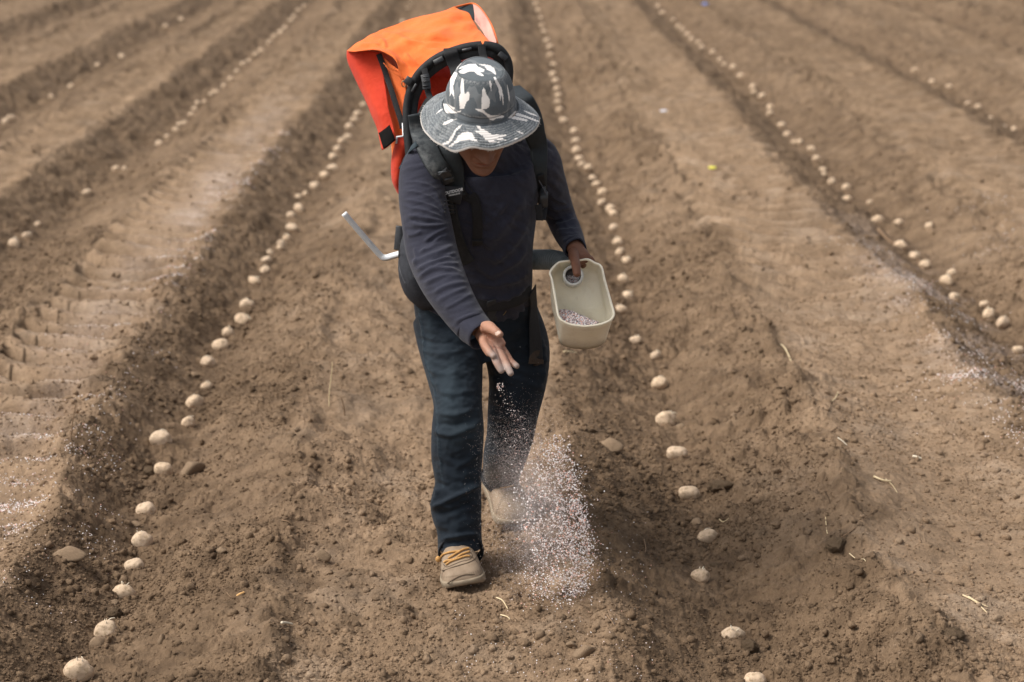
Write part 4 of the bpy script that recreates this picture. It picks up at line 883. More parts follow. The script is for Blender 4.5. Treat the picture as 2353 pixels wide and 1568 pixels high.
# ---- boots
boot_m = mat("boot_leather", (.26, .19, .125), .75, .3); b = NB(boot_m); f1 = b.noise(30, 4, .6); f2 = b.noise(260, 3, .7)
b.base(b.mix(b.attr("line"), b.ramp(f1, [(.3, (.21, .15, .10)), (.7, (.31, .235, .165))]), (.10, .07, .045))); b.bump(f2, .0006)
sole_m = noisy("boot_sole", (.20, .16, .115), (.30, .24, .17), 40, .85, .2, .001)
lace_m = noisy("boot_lace", (.40, .21, .07), (.56, .32, .12), 200, .75, .2, .0005)
def boot(M, base, lab, laces=True):
    # local: -y towards the toe, z up
    st = [(.145, .028, .075, .030), (.13, .038, .11, .0), (.08, .043, .115, 0), (.03, .045, .108, 0), (-.02, .050, .098, 0), (-.06, .056, .090, 0), (-.095, .059, .074, 0), (-.125, .056, .062, 0), (-.145, .046, .050, 0), (-.156, .030, .036, 0), (-.159, .014, .022, 0)]
    C = crom(np.array([(y, hw, h) for y, hw, h, _ in st]), 6); n = 44; V = []
    for y, hw, h in C:
        a = np.arange(n)*2*math.pi/n; x = hw*np.sign(np.sin(a))*np.abs(np.sin(a))**.75; zz = np.where(np.cos(a) > 0, h*np.abs(np.cos(a))**.85, -.002*np.abs(np.cos(a)))
        V.append(np.stack([x, np.full(n, y), .016+zz*(1-.016/h)], 1))
    V = np.concatenate(V); m = len(C); F = [(i*n+k, (i+1)*n+k, (i+1)*n+(k+1) % n, i*n+(k+1) % n) for i in range(m-1) for k in range(n)]+[tuple(range(n)), tuple(range(m*n-1, (m-1)*n-1, -1))]
    T = lambda q: np.asarray(q)@M.T+base
    line = np.exp(-((V[:, 1]+.062+.9*np.abs(V[:, 0])-.0*V[:, 2])/.0022)**2)*(V[:, 2] > .03)+np.exp(-((V[:, 2]-.030-.012*np.clip(-(V[:, 1]+.1)/.05, 0, 1))/.0014)**2)*.6
    bt = obj("boot", (T(V), F), boot_m, person); attr(bt.data, "line", np.clip(line, 0, 1)); bt["label"] = lab
    SVv, SF = [], []; o_ = []
    for y, hw, h in C: o_.append((y*1.03, hw*1.08))
    for (zz, k_) in ((0, .97), (.004, 1.0), (.016, 1.0), (.020, .985)):
        for sx in (1, -1):
            for (y, hw) in (o_ if sx == 1 else o_[::-1]): SVv.append((sx*hw*k_, y*k_, zz+.008*max(0, -(y+.09)/.06)*(zz > .01)+.012*max(0, (-(y+.11)/.05))**2*(zz < .01)))
    k = len(o_)*2; SF = [(i*k+j, i*k+(j+1) % k, (i+1)*k+(j+1) % k, (i+1)*k+j) for i in range(3) for j in range(k)]+[tuple(range(k-1, -1, -1)), tuple(range(3*k, 4*k))]
    obj("sole", (T(SVv), SF), sole_m, bt)
    return bt
BM = rotm(0, R(-9), R(5)); bb = P(1059, 1330, 5.355); bb[2] = .006
boot(BM, bb, "dusty tan work boot planted in front")
BM2 = rotm(R(10), 0, R(14)); b2 = P(1160, 1090, 5.90); b2[2] = .022
boot(BM2, b2, "tan work boot with raised heel behind")
boots = [o for o in person.children if o.name.startswith("boot")]
bvf = bvh_of(boots[:1]); bvk = bvh_of(boots[1:])
def lx(x): return 976.65+x*.09158
def ly(y): return 1235.2+y*.09158
def lace(bv, pts, r, par): pp = [hit(bv, x, y, r*.8)[0] for x, y in pts]; obj("lace", tube(crom(pp, 5), r*.85, 8), lace_m, par)
seam_m = noisy('boot_seam', (.09, .065, .042), (.14, .10, .07), 100, .9)
def bseam(bv, pts, r, par, m_=seam_m): obj('seam', tube(crom([hit(bv, lx(x), ly(y), r*.2)[0] for x, y in pts], 5), r, 6), m_, par)
bseam(bvf, [(372,640),(385,760),(430,825),(500,822),(700,750),(900,690),(1100,630),(1240,545),(1290,450)], .0016, boots[0])
bseam(bvf, [(430,470),(420,560),(480,700),(560,740),(700,690),(900,610),(1100,560),(1180,470),(1150,380)], .0012, boots[0])
bseam(bvf, [(420,1130),(560,1150),(700,1060),(850,985),(1000,940),(1180,930),(1400,940)], .0018, boots[0])
obj('tongue', join(ell(P(lx(800), ly(330), 5.335), (.026, .012, .020))), boot_m, boots[0])
for pts in ([(430, 500), (480, 440), (620, 390), (760, 370), (860, 360)], [(590, 540), (750, 440), (950, 320), (1090, 290)], [(490, 640), (560, 600), (750, 560), (900, 450), (1110, 370)], [(540, 700), (650, 620), (850, 545), (1000, 490), (1115, 485)]):
    lace(bvf, [(lx(x), ly(y)) for x, y in pts], .0038, boots[0])
obj("lace", ell(P(lx(330), ly(545), 5.33), (.008, .007, .009)), lace_m, boots[0])
for pts in ([(1118, 1104), (1135, 1101), (1150, 1106)], [(1140, 1100), (1158, 1108), (1176, 1106)], [(1135, 1115), (1155, 1122), (1180, 1117)]): lace(bvk, pts, .0036, boots[1])
# ------------------------------------------------------------ backpack
def fabric(name, c1, c2, extra=None):
    m = mat(name, c1, .8, .25, sheen=.1); b = NB(m); f = b.noise(8, 4, .6); c = b.ramp(f, [(.3, c1), (.7, c2)]); c = b.mix(b.ramp(b.noise(60, 4, .7), [(.5, (0, 0, 0)), (.8, (.35, .35, .35))]), c, tuple(x*.75 for x in c1)); b.base(c)
    b.bump(b.math('ADD', b.noise(800, 2, .7), b.math('MULTIPLY', b.noise(40, 3, .6), 3.0)), .0012); return m
or_m = fabric("orange_canvas", (.80, .155, .030), (.88, .20, .042)); red_shade_m = fabric("red_shade_canvas", (.54, .036, .012), (.62, .052, .017)); pink_m = fabric("pale_pink_lining", (.66, .30, .24), (.74, .40, .33))  # red one repeats the orange canvas with shade put into its colour
blk = noisy("black_padding", (.012, .013, .015), (.026, .028, .030), 60, .7, .3, .0012); teal_m = noisy("dark_lining", (.015, .022, .025), (.035, .05, .055), 20, .8)
alu = mat("aluminium_bar", (.72, .76, .80), .5, .5, .15); b = NB(alu); f = b.noise(50, 4, .6); b.base(b.ramp(f, [(.3, (.66, .69, .71)), (.7, (.80, .82, .84))])); b.bump(b.noise(300, 3), .0003)
hard = noisy("black_plastic", (.014, .015, .017), (.03, .032, .036), 150, .42, .5, .0003)
def bx(x): return 775.6+x*.2198
def by(y): return y*.2198
pack = empty("backpack", (0.0, 5.9, .75)); tag(pack, "orange canvas backpack on a black frame with its top flap hanging open", "backpack")
G5 = [[(798,117,5.86),(835,88,5.91),(868,68,5.95),(951,44,6.0),(1000,30,6.0),(1042,18,6.0)],
      [(803,118,5.81),(845,100,5.84),(880,88,5.87),(950,70,5.90),(1012,54,5.90),(1078,40,5.93)],
      [(820,117,5.77),(862,112,5.79),(900,104,5.80),(958,93,5.81),(1030,76,5.82),(1104,64,5.84)],
      [(845,115,5.745),(885,122,5.755),(918,128,5.755),(962,118,5.76),(1045,96,5.75),(1120,90,5.75)],
      [(872,119,5.735),(903,131,5.725),(925,150,5.715),(968,140,5.72),(1052,108,5.70),(1128,100,5.70)],
      [(902,128,5.73),(914,150,5.71),(931,180,5.695),(972,160,5.685),(1055,118,5.67),(1134,112,5.67)]]
tp = obj("top_panel", sheet(G5, 14, .034, 3, 8), or_m, pack); V_ = getV(tp.data)+root_of(tp); px_, py_ = proj(V_); D_ = np.zeros(len(V_))
for pts_, w__, h__ in (([(420,320),(520,370),(640,400),(760,440),(900,450)], 5, .010), ([(430,430),(480,450),(500,520)], 4, .008), ([(640,380),(760,430),(1000,420),(1250,440)], 4, -.006), ([(560,340),(800,380),(1000,370),(1200,300)], 8, .008), ([(1380,450),(1430,380),(1510,320)], 3, .004), ([(700,560),(760,640),(850,700)], 4, .007), ([(620,600),(700,640),(760,720)], 3, -.005), ([(860,480),(940,540),(1080,540)], 5, .006), ([(200,470),(330,480),(450,470)], 4, .006), ([(1100,200),(1300,260),(1450,260)], 6, .005)):
    d_, t_ = dist_poly(px_, py_, crom([(bx(x), by(y)) for x, y in pts_], 4)); D_ += h__*np.exp(-(d_/w__)**2)*np.clip(np.minimum(t_, 1-t_)*5, 0, 1)
setV(tp.data, getV(tp.data)+D_[:, None]*np.array((0, -.45, .9))); solid(tp, .0022)
solid(obj("end_lining", sheet([[(1087,10,6.02),(1090,30,5.97),(1091,48,5.90)],[(1103,20,5.98),(1106,45,5.92),(1107,70,5.86)],[(1124,50,5.90),(1123,75,5.84),(1121,96,5.78)],[(1141,96,5.72),(1138,105,5.71),(1132,113,5.70)]], 6, .002, 5), pink_m, pack), .002)
solid(obj("inner_lining", sheet([[(1042,19,6.03),(1064,14,6.035),(1088,10,6.04)],[(1060,30,5.99),(1078,30,5.99),(1092,30,5.99)],[(1086,46,5.93),(1090,48,5.93),(1094,52,5.93)]], 6, .003, 7), teal_m, pack), .002)
obj("rim_seam", tube(crom([P(1040,19,6.0),P(1066,12,6.03),P(1087,9,6.04),P(1103,19,5.99),P(1125,50,5.91),P(1136,75,5.82),P(1143,100,5.73)], 5), .0032, 8), or_m, pack)
fl = solid(obj("flap", sheet([[(798,116,5.86),(822,116,5.82),(846,117,5.80),(872,122,5.78)],[(799,140,5.85),(822,150,5.81),(850,150,5.79),(878,152,5.77)],[(818,185,5.82),(838,190,5.78),(862,190,5.765),(884,190,5.75)],[(836,222,5.79),(852,226,5.75),(872,224,5.735),(889,224,5.725)],[(853,262,5.75),(868,262,5.71),(882,258,5.70),(894,256,5.70)],[(868,300,5.72),(880,296,5.69),(891,290,5.68),(902,284,5.68)],[(878,345,5.68),(888,339,5.66),(899,330,5.65),(910,322,5.65)]], 7, .005, 9), red_shade_m, pack), .003)
solid(obj('gusset', sheet([[(846,113,5.87),(890,114,5.85),(920,130,5.80)],[(872,150,5.86),(900,160,5.83),(930,175,5.78)],[(882,200,5.85),(910,210,5.82),(938,215,5.77)]], 5, .004, 17), pink_m, pack), .002)
velcro = noisy("velcro_black", (.006, .006, .006), (.016, .015, .015), 700, .95, .1, .002)
obj("velcro_patch", sheet([[(871,306,5.695),(883,298,5.665),(895,288,5.655)],[(877,326,5.68),(889,317,5.65),(902,306,5.64)],[(882,342,5.665),(894,334,5.64),(908,322,5.635)]], 3), velcro, fl); solid([o for o in fl.children][0], .003, 0)
solid(obj("side_panel", sheet([[(868,120,5.80),(885,135,5.76),(900,150,5.74),(916,160,5.72)],[(876,150,5.80),(896,170,5.76),(912,185,5.735),(932,200,5.71)],[(886,200,5.79),(902,215,5.75),(918,230,5.73),(934,245,5.705)],[(893,250,5.77),(906,265,5.74),(918,285,5.72),(932,300,5.70)],[(898,310,5.75),(908,325,5.72),(918,340,5.70),(931,360,5.69)],[(902,372,5.75),(910,385,5.72),(919,395,5.70),(930,405,5.69)]], 6, .005, 11), or_m, pack), .002)
# body of the bag behind the back
bb_ = loft([(P(1052, 150, 5.84), .110, .10), (P(1050, 200, 5.86), .128, .125), (P(1048, 300, 5.92), .140, .15), (P(1046, 400, 5.98), .162, .17), (P(1044, 520, 6.02), .145, .17), (P(1050, 600, 6.02), .12, .15)], n=48, power=4, cap=False)
V, F = bb_; V = V+n3(V, 9, 4)[:, None]*.006*np.array((1, 1, .3)); obj("bag_body", (V, F), red_shade_m, pack)
obj("bag_side", loft([(P(926, 330, 5.70), .022, .05), (P(918, 370, 5.71), .024, .06), (P(916, 410, 5.72), .020, .06), (P(920, 440, 5.72), .010, .04)], n=20), red_shade_m, pack)
# padded frame
fpx = [(945,400,5.62),(940,345,5.64),(936,300,5.655),(935,262,5.665),(937,235,5.67),(943,210,5.67),(956,180,5.67),(974,158,5.665),(1000,137,5.66),(1030,122,5.655),(1060,112,5.65),(1090,106,5.65),(1120,105,5.65),(1143,111,5.65),(1157,124,5.655),(1167,143,5.66),(1170,165,5.66),(1168,190,5.66),(1166,215,5.66),(1165,260,5.66),(1165,340,5.66)]
fr = obj("frame", tube(crom([P(*q) for q in fpx], 4), .0125, 14), blk, pack)
obj("frame_plate", ribbon([P(q[0]+dx, q[1]+dy, q[2]+.012) for q, (dx, dy) in zip(fpx[2:18], [(12,3),(12,3),(12,3),(12,5),(12,8),(10,10),(8,12),(6,12),(4,13),(2,13),(-2,13),(-8,12),(-12,8),(-13,4),(-13,0),(-12,0)])], [(0, -1, .1)]*16, .030, .005), hard, pack)
def pad(x0, y0, x1, y1, w_, Y=5.635, name="frame_slot"): obj(name, ribbon([P(x0, y0, Y), P((x0+x1)/2, (y0+y1)/2, Y-.002), P(x1, y1, Y)], [(0, -1, .3)]*3, w_, .006), hard, fr)
pad(bx(1010), by(660), bx(1105), by(610), .015); pad(bx(1305), by(530), bx(1400), by(510), .008); pad(bx(1690), by(560), bx(1765), by(620), .016); pad(bx(780), by(960), bx(825), by(880), .008)
pad(bx(720), by(880), bx(765), by(815), .022, 5.655, "frame_clip")
def band_(name, pts, w_, th=.003, m=None, par=pack): return obj(name, ribbon([P(*q) for q in pts], [(0, -1, .25)]*len(pts), w_, th), m or belt_m, par)
band_("carry_strap", [(1035,112,5.645),(1036,122,5.628),(1042,140,5.63),(1050,158,5.62),(1052,172,5.58)], .040, .004)
band_("lift_strap", [(1107,102,5.635),(1108,118,5.63),(1112,135,5.62),(1118,158,5.58)], .022)
band_("lift_strap", [(975,158,5.645),(978,175,5.635),(982,205,5.62),(990,228,5.60),(1008,248,5.56)], .017)
band_("pack_webbing", [(1085,118,5.69),(1088,140,5.685),(1090,170,5.68)], .018)
bk = band_("strap_buckle", [(976,172,5.625),(979,188,5.616),(981,206,5.61)], .024, .006, hard)
for yy_ in (178, 188, 198): pad(972, yy_, 986, yy_-1, .003, 5.608)
band_("side_strap", [(870,124,5.765),(880,150,5.755),(890,180,5.745),(900,210,5.725),(911,245,5.705),(922,280,5.685),(925,296,5.68)], .0165)
obj("hook", tube([P(926, 283, 5.66), P(927, 310, 5.655), P(926, 314, 5.652), P(912, 315, 5.65), P(911, 330, 5.65)], .0032, 8), alu, pack)
obj("fringe_thread", join(*[tube(crom([P(bx(x0), by(y0), 5.70), P(bx(x0+40), by(y0+35), 5.69), P(bx(x1), by(y1), 5.70)], 5), .0009, 5) for x0, y0, x1, y1 in ((500,690,620,740), (480,660,640,760), (560,740,690,820), (600,760,690,860), (520,715,600,700))]), or_m, pack)
obj("frame_ring", tube(crom([P(928+5*math.cos(a), 193+7*math.sin(a), 5.665) for a in np.linspace(0, 6.28, 12)], 2), .0016, 6), brass, pack)
# shadowed back pad between shoulders and bag
obj("back_pad", loft([(P(1045, 235, 5.66), .085, .02), (P(1040, 300, 5.64), .115, .03), (P(1050, 360, 5.64), .12, .03), (P(1060, 480, 5.70), .12, .03)], n=28, power=3), blk, pack)
# shoulder straps lie on the shirt
bvs = bvh_of([shirt, person])
strap_m = mat("shoulder_pad", (.022, .027, .030), .75, .3); b = NB(strap_m); c = b.ramp(b.noise(25, 4, .65), [(.3, (.018, .022, .026)), (.6, (.026, .033, .038)), (.85, (.036, .044, .050))])
b.base(b.mix(b.math('MULTIPLY', b.attr("worn"), b.ramp(b.noise(50, 4, .7), [(.35, (0, 0, 0)), (.65, (1, 1, 1))])), c, (.17, .175, .175))); b.bump(b.noise(500, 3, .7), .0008)
def surf(q, lift, dn):
    p, n = hit(bvs, q[0], q[1], lift)
    if abs(p[1]-q[2]) > .14 or p[1] > q[2]+.07: return P(*q), np.array(dn, float)
    return p, n
def shoulder(pts, w_, th, name, lab=None):
    P_, N_ = [], []
    for q in pts:
        p, n = surf(q, th/2+.002, (0, -.8, .6)); P_.append(p); N_.append(n)
    N_ = np.array(N_)
    for _ in range(3): N_[1:-1] = (N_[:-2]+N_[1:-1]+N_[2:])/3
    o = obj(name, ribbon(P_, N_, w_, th, 8), strap_m, pack); return o
s1 = shoulder([(958,262,5.50),(966,300,5.44),(978,335,5.385),(996,375,5.345),(1014,405,5.325),(1028,432,5.315)], [.050,.056,.058,.056,.054,.052], .009, "shoulder_strap")
V = getV(s1.data)+root_of(s1); px, py = proj(V); d, t = dist_poly(px, py, [(945,290),(962,335),(985,380),(1004,420)]); attr(s1.data, "worn", np.clip(1.15-d/7, 0, 1))
# long darker pad lying inside the strap, and the other shoulder
s2 = shoulder([(990,250,5.48),(1012,300,5.40),(1028,345,5.36),(1040,385,5.345),(1050,425,5.335),(1056,450,5.33)], [.03,.045,.05,.048,.045,.036], .012, "strap_padding"); attr(s2.data, "worn", np.zeros(len(s2.data.vertices)))
s3 = shoulder([(1178,205,5.60),(1196,228,5.535),(1214,262,5.475),(1226,300,5.43),(1232,340,5.405),(1236,385,5.40),(1238,430,5.405)], [.05,.062,.066,.062,.052,.042,.036], .016, "shoulder_strap"); attr(s3.data, "worn", np.zeros(len(s3.data.vertices)))
def nearP(x, y, Y): return P(x, y, Y)
def flat(name, pts, w_, th, m_, par=pack, tilt=(0, -1, .1)):
    pn = [surf(q, th/2+FL.get(name, .004), tilt) for q in pts]; N_ = np.array([n for _, n in pn]); N_ = N_*.5+np.array(tilt)*.5
    return obj(name, ribbon([p for p, _ in pn], N_, w_, th), m_, par)
FL = {'strap_buckle': .016, 'strap_webbing': .014, 'brand_patch': .014, 'ladder_buckle': .008, 'loose_strap': .006, 'strap_end': .008, 'side_buckle': .012}
bvs = bvh_of([shirt, person, s1, s2, s3]); FL = {'strap_buckle': .003, 'ladder_buckle': .005, 'strap_end': .004, 'side_buckle': .004, 'brand_patch': .013}
flat("strap_webbing", [(1020,392,5.315),(1030,425,5.305),(1034,445,5.303)], .020, .0025, belt_m)
flat("strap_buckle", [(1014,393,5.305),(1022,403,5.30),(1028,415,5.295)], .030, .009, hard)
bg_ = bvh_of([shirt, s1, s2]+[o for o in pack.children if o.name.startswith('strap_buckle')])
for x0, y0, x1, y1 in ((1006,397,1034,392),(1012,414,1040,408)): obj("buckle_bar", tube([hit(bg_, x0, y0, .003)[0], hit(bg_, (x0+x1)/2, (y0+y1)/2, .003)[0], hit(bg_, x1, y1, .003)[0]], .0024, 8), noisy("buckle_grey", (.05, .055, .06), (.09, .10, .11), 80, .4), pack)
lbl = flat("brand_patch", [(1037,426,5.300),(1037,441,5.296),(1037,456,5.294)], .062, .003, noisy("patch_cloth", (.030, .032, .038), (.045, .048, .055), 300, .8))
flat("lower_strap", [(1032,452,5.312),(1036,475,5.315),(1042,505,5.325),(1052,545,5.345),(1064,578,5.365),(1078,602,5.385)], .036, .004, blk)
flat("ladder_buckle", [(1032,458,5.297),(1034,472,5.298),(1036,489,5.302)], .028, .008, hard)
bg_ = bvh_of([shirt]+[o for o in pack.children if o.name.startswith(('ladder_buckle', 'lower_strap'))])
for yy_ in (462, 470, 480, 488): obj("buckle_bar", tube([hit(bg_, 1021, yy_+1, .002)[0], hit(bg_, 1034, yy_, .003)[0], hit(bg_, 1046, yy_, .002)[0]], .0022, 8), hard, pack)
flat("loose_strap", [(1083,445,5.345),(1092,462,5.335),(1096,490,5.335),(1098,525,5.345),(1097,556,5.355)], .027, .003, belt_m); flat("strap_end", [(1097,550,5.351),(1096,559,5.353)], .029, .006, belt_m)
flat("chest_strap", [(1058,440,5.33),(1070,450,5.325),(1084,458,5.33)], .022, .003, belt_m)
for pts in ([(1058,400,5.335),(1075,425,5.33),(1092,450,5.327),(1106,480,5.335)], [(1106,480,5.335),(1112,500,5.34),(1114,512,5.345)]): obj("cord", tube(crom([P(*q) for q in pts], 5), .0014, 6), belt_m, pack)
flat("strap_webbing", [(1240,400,5.41),(1246,440,5.415),(1250,470,5.43),(1246,505,5.44)], .020, .003, belt_m); flat("side_buckle", [(1245,430,5.40),(1250,450,5.405),(1248,475,5.41)], .022, .010, hard)
flat("loose_strap", [(1236,470,5.43),(1240,490,5.43),(1240,507,5.435)], .020, .003, belt_m)
obj("cord", tube(crom([P(1238,415,5.40), P(1252,440,5.40), P(1256,465,5.41), P(1246,482,5.41), P(1238,488,5.415)], 6), .0018, 6), noisy("cord_grey", (.05, .05, .06), (.09, .09, .1), 100, .7), pack)
# hip belt and hanging webbing
hb = loft([(P(942, 545, 5.60), .018, .05), (P(938, 580, 5.57), .026, .07), (P(944, 620, 5.54), .036, .085), (P(955, 655, 5.52), .040, .085), (P(985, 685, 5.51), .040, .05)], n=24)
V, F = hb; V = V+n3(V, 14, 4)[:, None]*.004; obj("hip_belt", (V, F), noisy('padded_cloth', (.022, .024, .030), (.040, .043, .052), 40, .8, .25, .002), pack)
bvp = bvh_of([o for o in pack.children if o.name == 'hip_belt']); trim_m = noisy('belt_piping', (.05, .052, .06), (.08, .083, .09), 200, .7)
for pp_ in ([(951,598),(950,618),(949,634)], [(949,634),(962,645),(980,657)], [(918,560),(917,590),(921,625),(934,655)]): obj('belt_piping', tube(crom([hit(bvp, x, y, .001)[0] for x, y in pp_], 4), .0016, 6), trim_m, pack)
flat("hip_strap", [(922,520,5.60),(919,550,5.59),(917,575,5.585)], .03, .01, hard)
flat("hip_strap", [(1000,670,5.455),(1060,690,5.45),(1120,700,5.455),(1180,690,5.465),(1215,668,5.475)], .034, .005, belt_m)
bvj = bvh_of([jeans, shirt]); obj('hanging_strap', strap_on(bvj, [(1216,664),(1218,700),(1221,740),(1226,790),(1228,828)], 36, .003, .009), belt_m, pack)
obj('strap_end', strap_on(bvj, [(1228,821),(1228,826),(1228,832)], 38, .004, .010), noisy("strap_end_brown", (.03, .02, .014), (.06, .042, .03), 200, .8), pack)
obj('hanging_strap', strap_on(bvj, [(1128,690),(1130,712),(1131,736)], 22, .003, .003), noisy("grey_webbing", (.025, .026, .028), (.045, .046, .05), 300, .8), pack)
obj("zip_pull", tube(crom([hit(bvj, x, y, .002)[0] for x, y in ((1155,724),(1159,720),(1163,714))], 3), .0011, 6), brass, pack)
flat("drop_strap", [(934,430,5.63),(926,405,5.60)], .02, .003, belt_m)
flat("load_strap", [(921,390,5.52),(930,372,5.50),(944,350,5.47),(958,334,5.45)], .014, .003, noisy("blue_webbing", (.02, .035, .045), (.04, .06, .075), 200, .7))
# aluminium rod of the frame
obj("metal_bracket", ribbon([P(791,491,5.62), P(812,516,5.63), P(836,544,5.64), P(860,572,5.65), P(874,587,5.655), P(881,592,5.655), P(890,592,5.655), P(903,588,5.655), P(925,582,5.65)], [(-.1, -.9, .4)]*6+[(0, -.8, .6)]*3, .0170, .011, 5), alu, pack)
# writing on the patch
bvl = bvh_of([lbl]); white_txt = mat("patch_thread", (.62, .62, .62), .7)
def text_on(body_, size, cpx, cpy, Y, ang, par, shear=0.0, bold=.0, sx=1.0):
    cu = bpy.data.curves.new("txt", 'FONT'); cu.body = body_; cu.size = size; cu.align_x = 'CENTER'; cu.align_y = 'CENTER'; cu.shear = shear; cu.offset = bold; cu.extrude = .0004; cu.resolution_u = 3
    t = bpy.data.objects.new("txt", cu); col.objects.link(t); dg = bpy.context.evaluated_depsgraph_get(); me = bpy.data.meshes.new_from_object(t.evaluated_get(dg)); bpy.data.objects.remove(t)
    v = getV(me); hp_ = hit(bvl, cpx, cpy, .001)[0]; me2_loc = P(cpx, cpy, hp_[1]-.0045); ca, sa = math.cos(ang), math.sin(ang); x = v[:, 0]*sx; y = v[:, 1]
    q = np.stack([me2_loc[0]+x*ca-y*sa, me2_loc[1]-v[:, 2]+.18*(x*sa+y*ca), me2_loc[2]+x*sa+y*ca], 1); setV(me, q); me.materials.clear(); return place_mesh("lettering", me, white_txt, par, None, False)
text_on("OUTDOOR", .0108, 1042, 440.5, 5.290, R(13), lbl, .3, .0004, .92); text_on("PRODUCTS", .0052, 1044, 447.5, 5.290, R(12), lbl, .2, .0003, 1.15)
for k in (0, 4.5): obj("emblem", ribbon([hit(bvl, 1013+k, 441, .001)[0], hit(bvl, 1017.5+k, 444.5, .001)[0], hit(bvl, 1015+k, 450, .001)[0]], [(0, -1, 0)]*3, .0016, .001, 2), white_txt, lbl)

# ------------------------------------------------------------ scoop and hose
jug_m = mat("jug_plastic", (.70, .66, .50), .38, .45); b = NB(jug_m); b.b.inputs["Subsurface Weight"].default_value = .0; b.b.inputs["Subsurface Radius"].default_value = (.02, .016, .008); b.b.inputs["Subsurface Scale"].default_value = .5
f = b.noise(12, 4, .6); f2 = b.noise(60, 4, .7); c = b.ramp(f, [(.3, (.90, .83, .65)), (.7, (.95, .90, .76))]); c = b.mix(b.ramp(b.noise(7, 5, .7), [(.50, (0, 0, 0)), (.75, (.45, .45, .45))]), c, (.58, .46, .30)); c = b.mix(b.ramp(f2, [(.55, (0, 0, 0)), (.85, (.3, .3, .3))]), c, (.50, .42, .30)); c = b.mix(b.attr("soiled"), c, (.30, .25, .18)); b.base(c); b.bump(f2, .0006)
def jx(x): return 1206.5+x*.1758
def jy(y): return 545.8+y*.1758
RIM = [(330,450),(425,340),(500,318),(590,308),(700,300),(820,290),(910,335),(995,385),(1040,560),(1090,740),(1130,880),(1160,985),(1155,1030),(1120,1078),(1050,1115),(950,1145),(800,1163),(690,1155),(600,1140),(520,1110),(465,1070),(430,1000),(400,820),(370,650),(348,540)]
BACK = [(352,520),(440,420),(510,400),(600,392),(700,385),(800,378),(880,410),(950,455),(990,600),(1020,760),(1045,880),(1062,960),(1060,1250),(1048,1350),(1000,1400),(930,1435),(800,1455),(700,1452),(610,1445),(520,1420),(468,1385),(440,1300),(395,1080),(352,900),(340,700)]
def yrim(y): return 5.31+(750-y)/150*.105
NR = len(RIM); rimP = np.array([P(jx(x), jy(y), yrim(jy(y))) for x, y in RIM])
tb_ = [(jy(y)-600)/150 for x, y in RIM]; backP = np.array([P(jx(x), jy(y), yrim(jy(ry_))+.035+.075*np.clip(t, 0, 1)) for (x, y), (_, ry_), t in zip(BACK, RIM, tb_)])
def closed(pts, sub):
    q = np.vstack([pts[-1:], pts, pts[:2]]); return crom(q, sub)[sub:-2*sub] if False else crom(q, sub)[sub:sub+len(pts)*sub]
def jug():
    rim, bk_ = closed(rimP, 4), closed(backP, 4); n = len(rim); ctr = bk_.mean(0); rings = [rim*(1-s)+bk_*s for s in np.linspace(0, 1, 9)]
    rings += [ctr+(bk_-ctr)*k+np.array((0, dd, -dd*.4)) for k, dd in ((.965, .005), (.90, .008), (.7, .008), (.45, .008), (.2, .008), (.02, .008))]
    V = np.concatenate(rings); m = len(rings); F = [(i*n+k, i*n+(k+1) % n, (i+1)*n+(k+1) % n, (i+1)*n+k) for i in range(m-1) for k in range(n)]+[tuple(range((m-1)*n, m*n))]
    return V, F, rim
V, F, rim = jug(); jb = P(1340, 700, 5.40); scoop = empty("scoop", jb); tag(scoop, "cut down cream plastic jug held by the person as a fertilizer scoop", "scoop")
jo = obj("container", (V, F), jug_m, scoop); px, py = proj(V); attr(jo.data, "soiled", np.clip(sst(jy(1280), jy(1335), py-5*np.sin(px*.06)), 0, 1)*np.repeat(np.clip(np.linspace(0, 1, 15)*3-1, 0, 1), len(V)//15)); solid(jo, .0028, 0)
ro = obj("rim", tube(np.vstack([rim, rim[:2]]), .0034, 8, False), jug_m, scoop); attr(ro.data, "soiled", np.zeros(len(ro.data.vertices)))
def disc_frame(c, nrm): z_ = np.array(nrm, float); z_ /= np.linalg.norm(z_); x_ = np.cross((0, 0, 1), z_); x_ /= np.linalg.norm(x_); return x_, np.cross(z_, x_), z_
CC = P(1317, 634, yrim(634)+.012); x_, y_, z_ = disc_frame(CC, (0, -.93, .36))
def turned(name, prof, m_, par, c=CC, n=48):
    V = np.concatenate([c+np.outer(np.cos(a_), x_)*r+np.outer(np.sin(a_), y_)*r+z_*h for r, h in prof for a_ in [np.arange(n)*2*math.pi/n]]); k = len(prof)
    return obj(name, (V, [(i*n+j, i*n+(j+1) % n, (i+1)*n+(j+1) % n, (i+1)*n+j) for i in range(k-1) for j in range(n)]), m_, par)
col_m = noisy("collar_plastic", (.50, .50, .46), (.62, .62, .58), 60, .45, .4, .0004)
turned("collar", [(.029, -.035), (.029, .004), (.0275, .006), (.0225, .006), (.0215, .004), (.0215, -.04)], col_m, scoop)
turned("pipe_end", [(.0212, -.004), (.0200, -.002), (.0192, -.004), (.0192, -.06)], hard, scoop)
o = turned("granule_fill", [(.0200, -.028), (.012, -.030), (.0, -.030)], noisy("granule_bed", (.10, .085, .08), (.2, .17, .165), 900, .9), scoop)
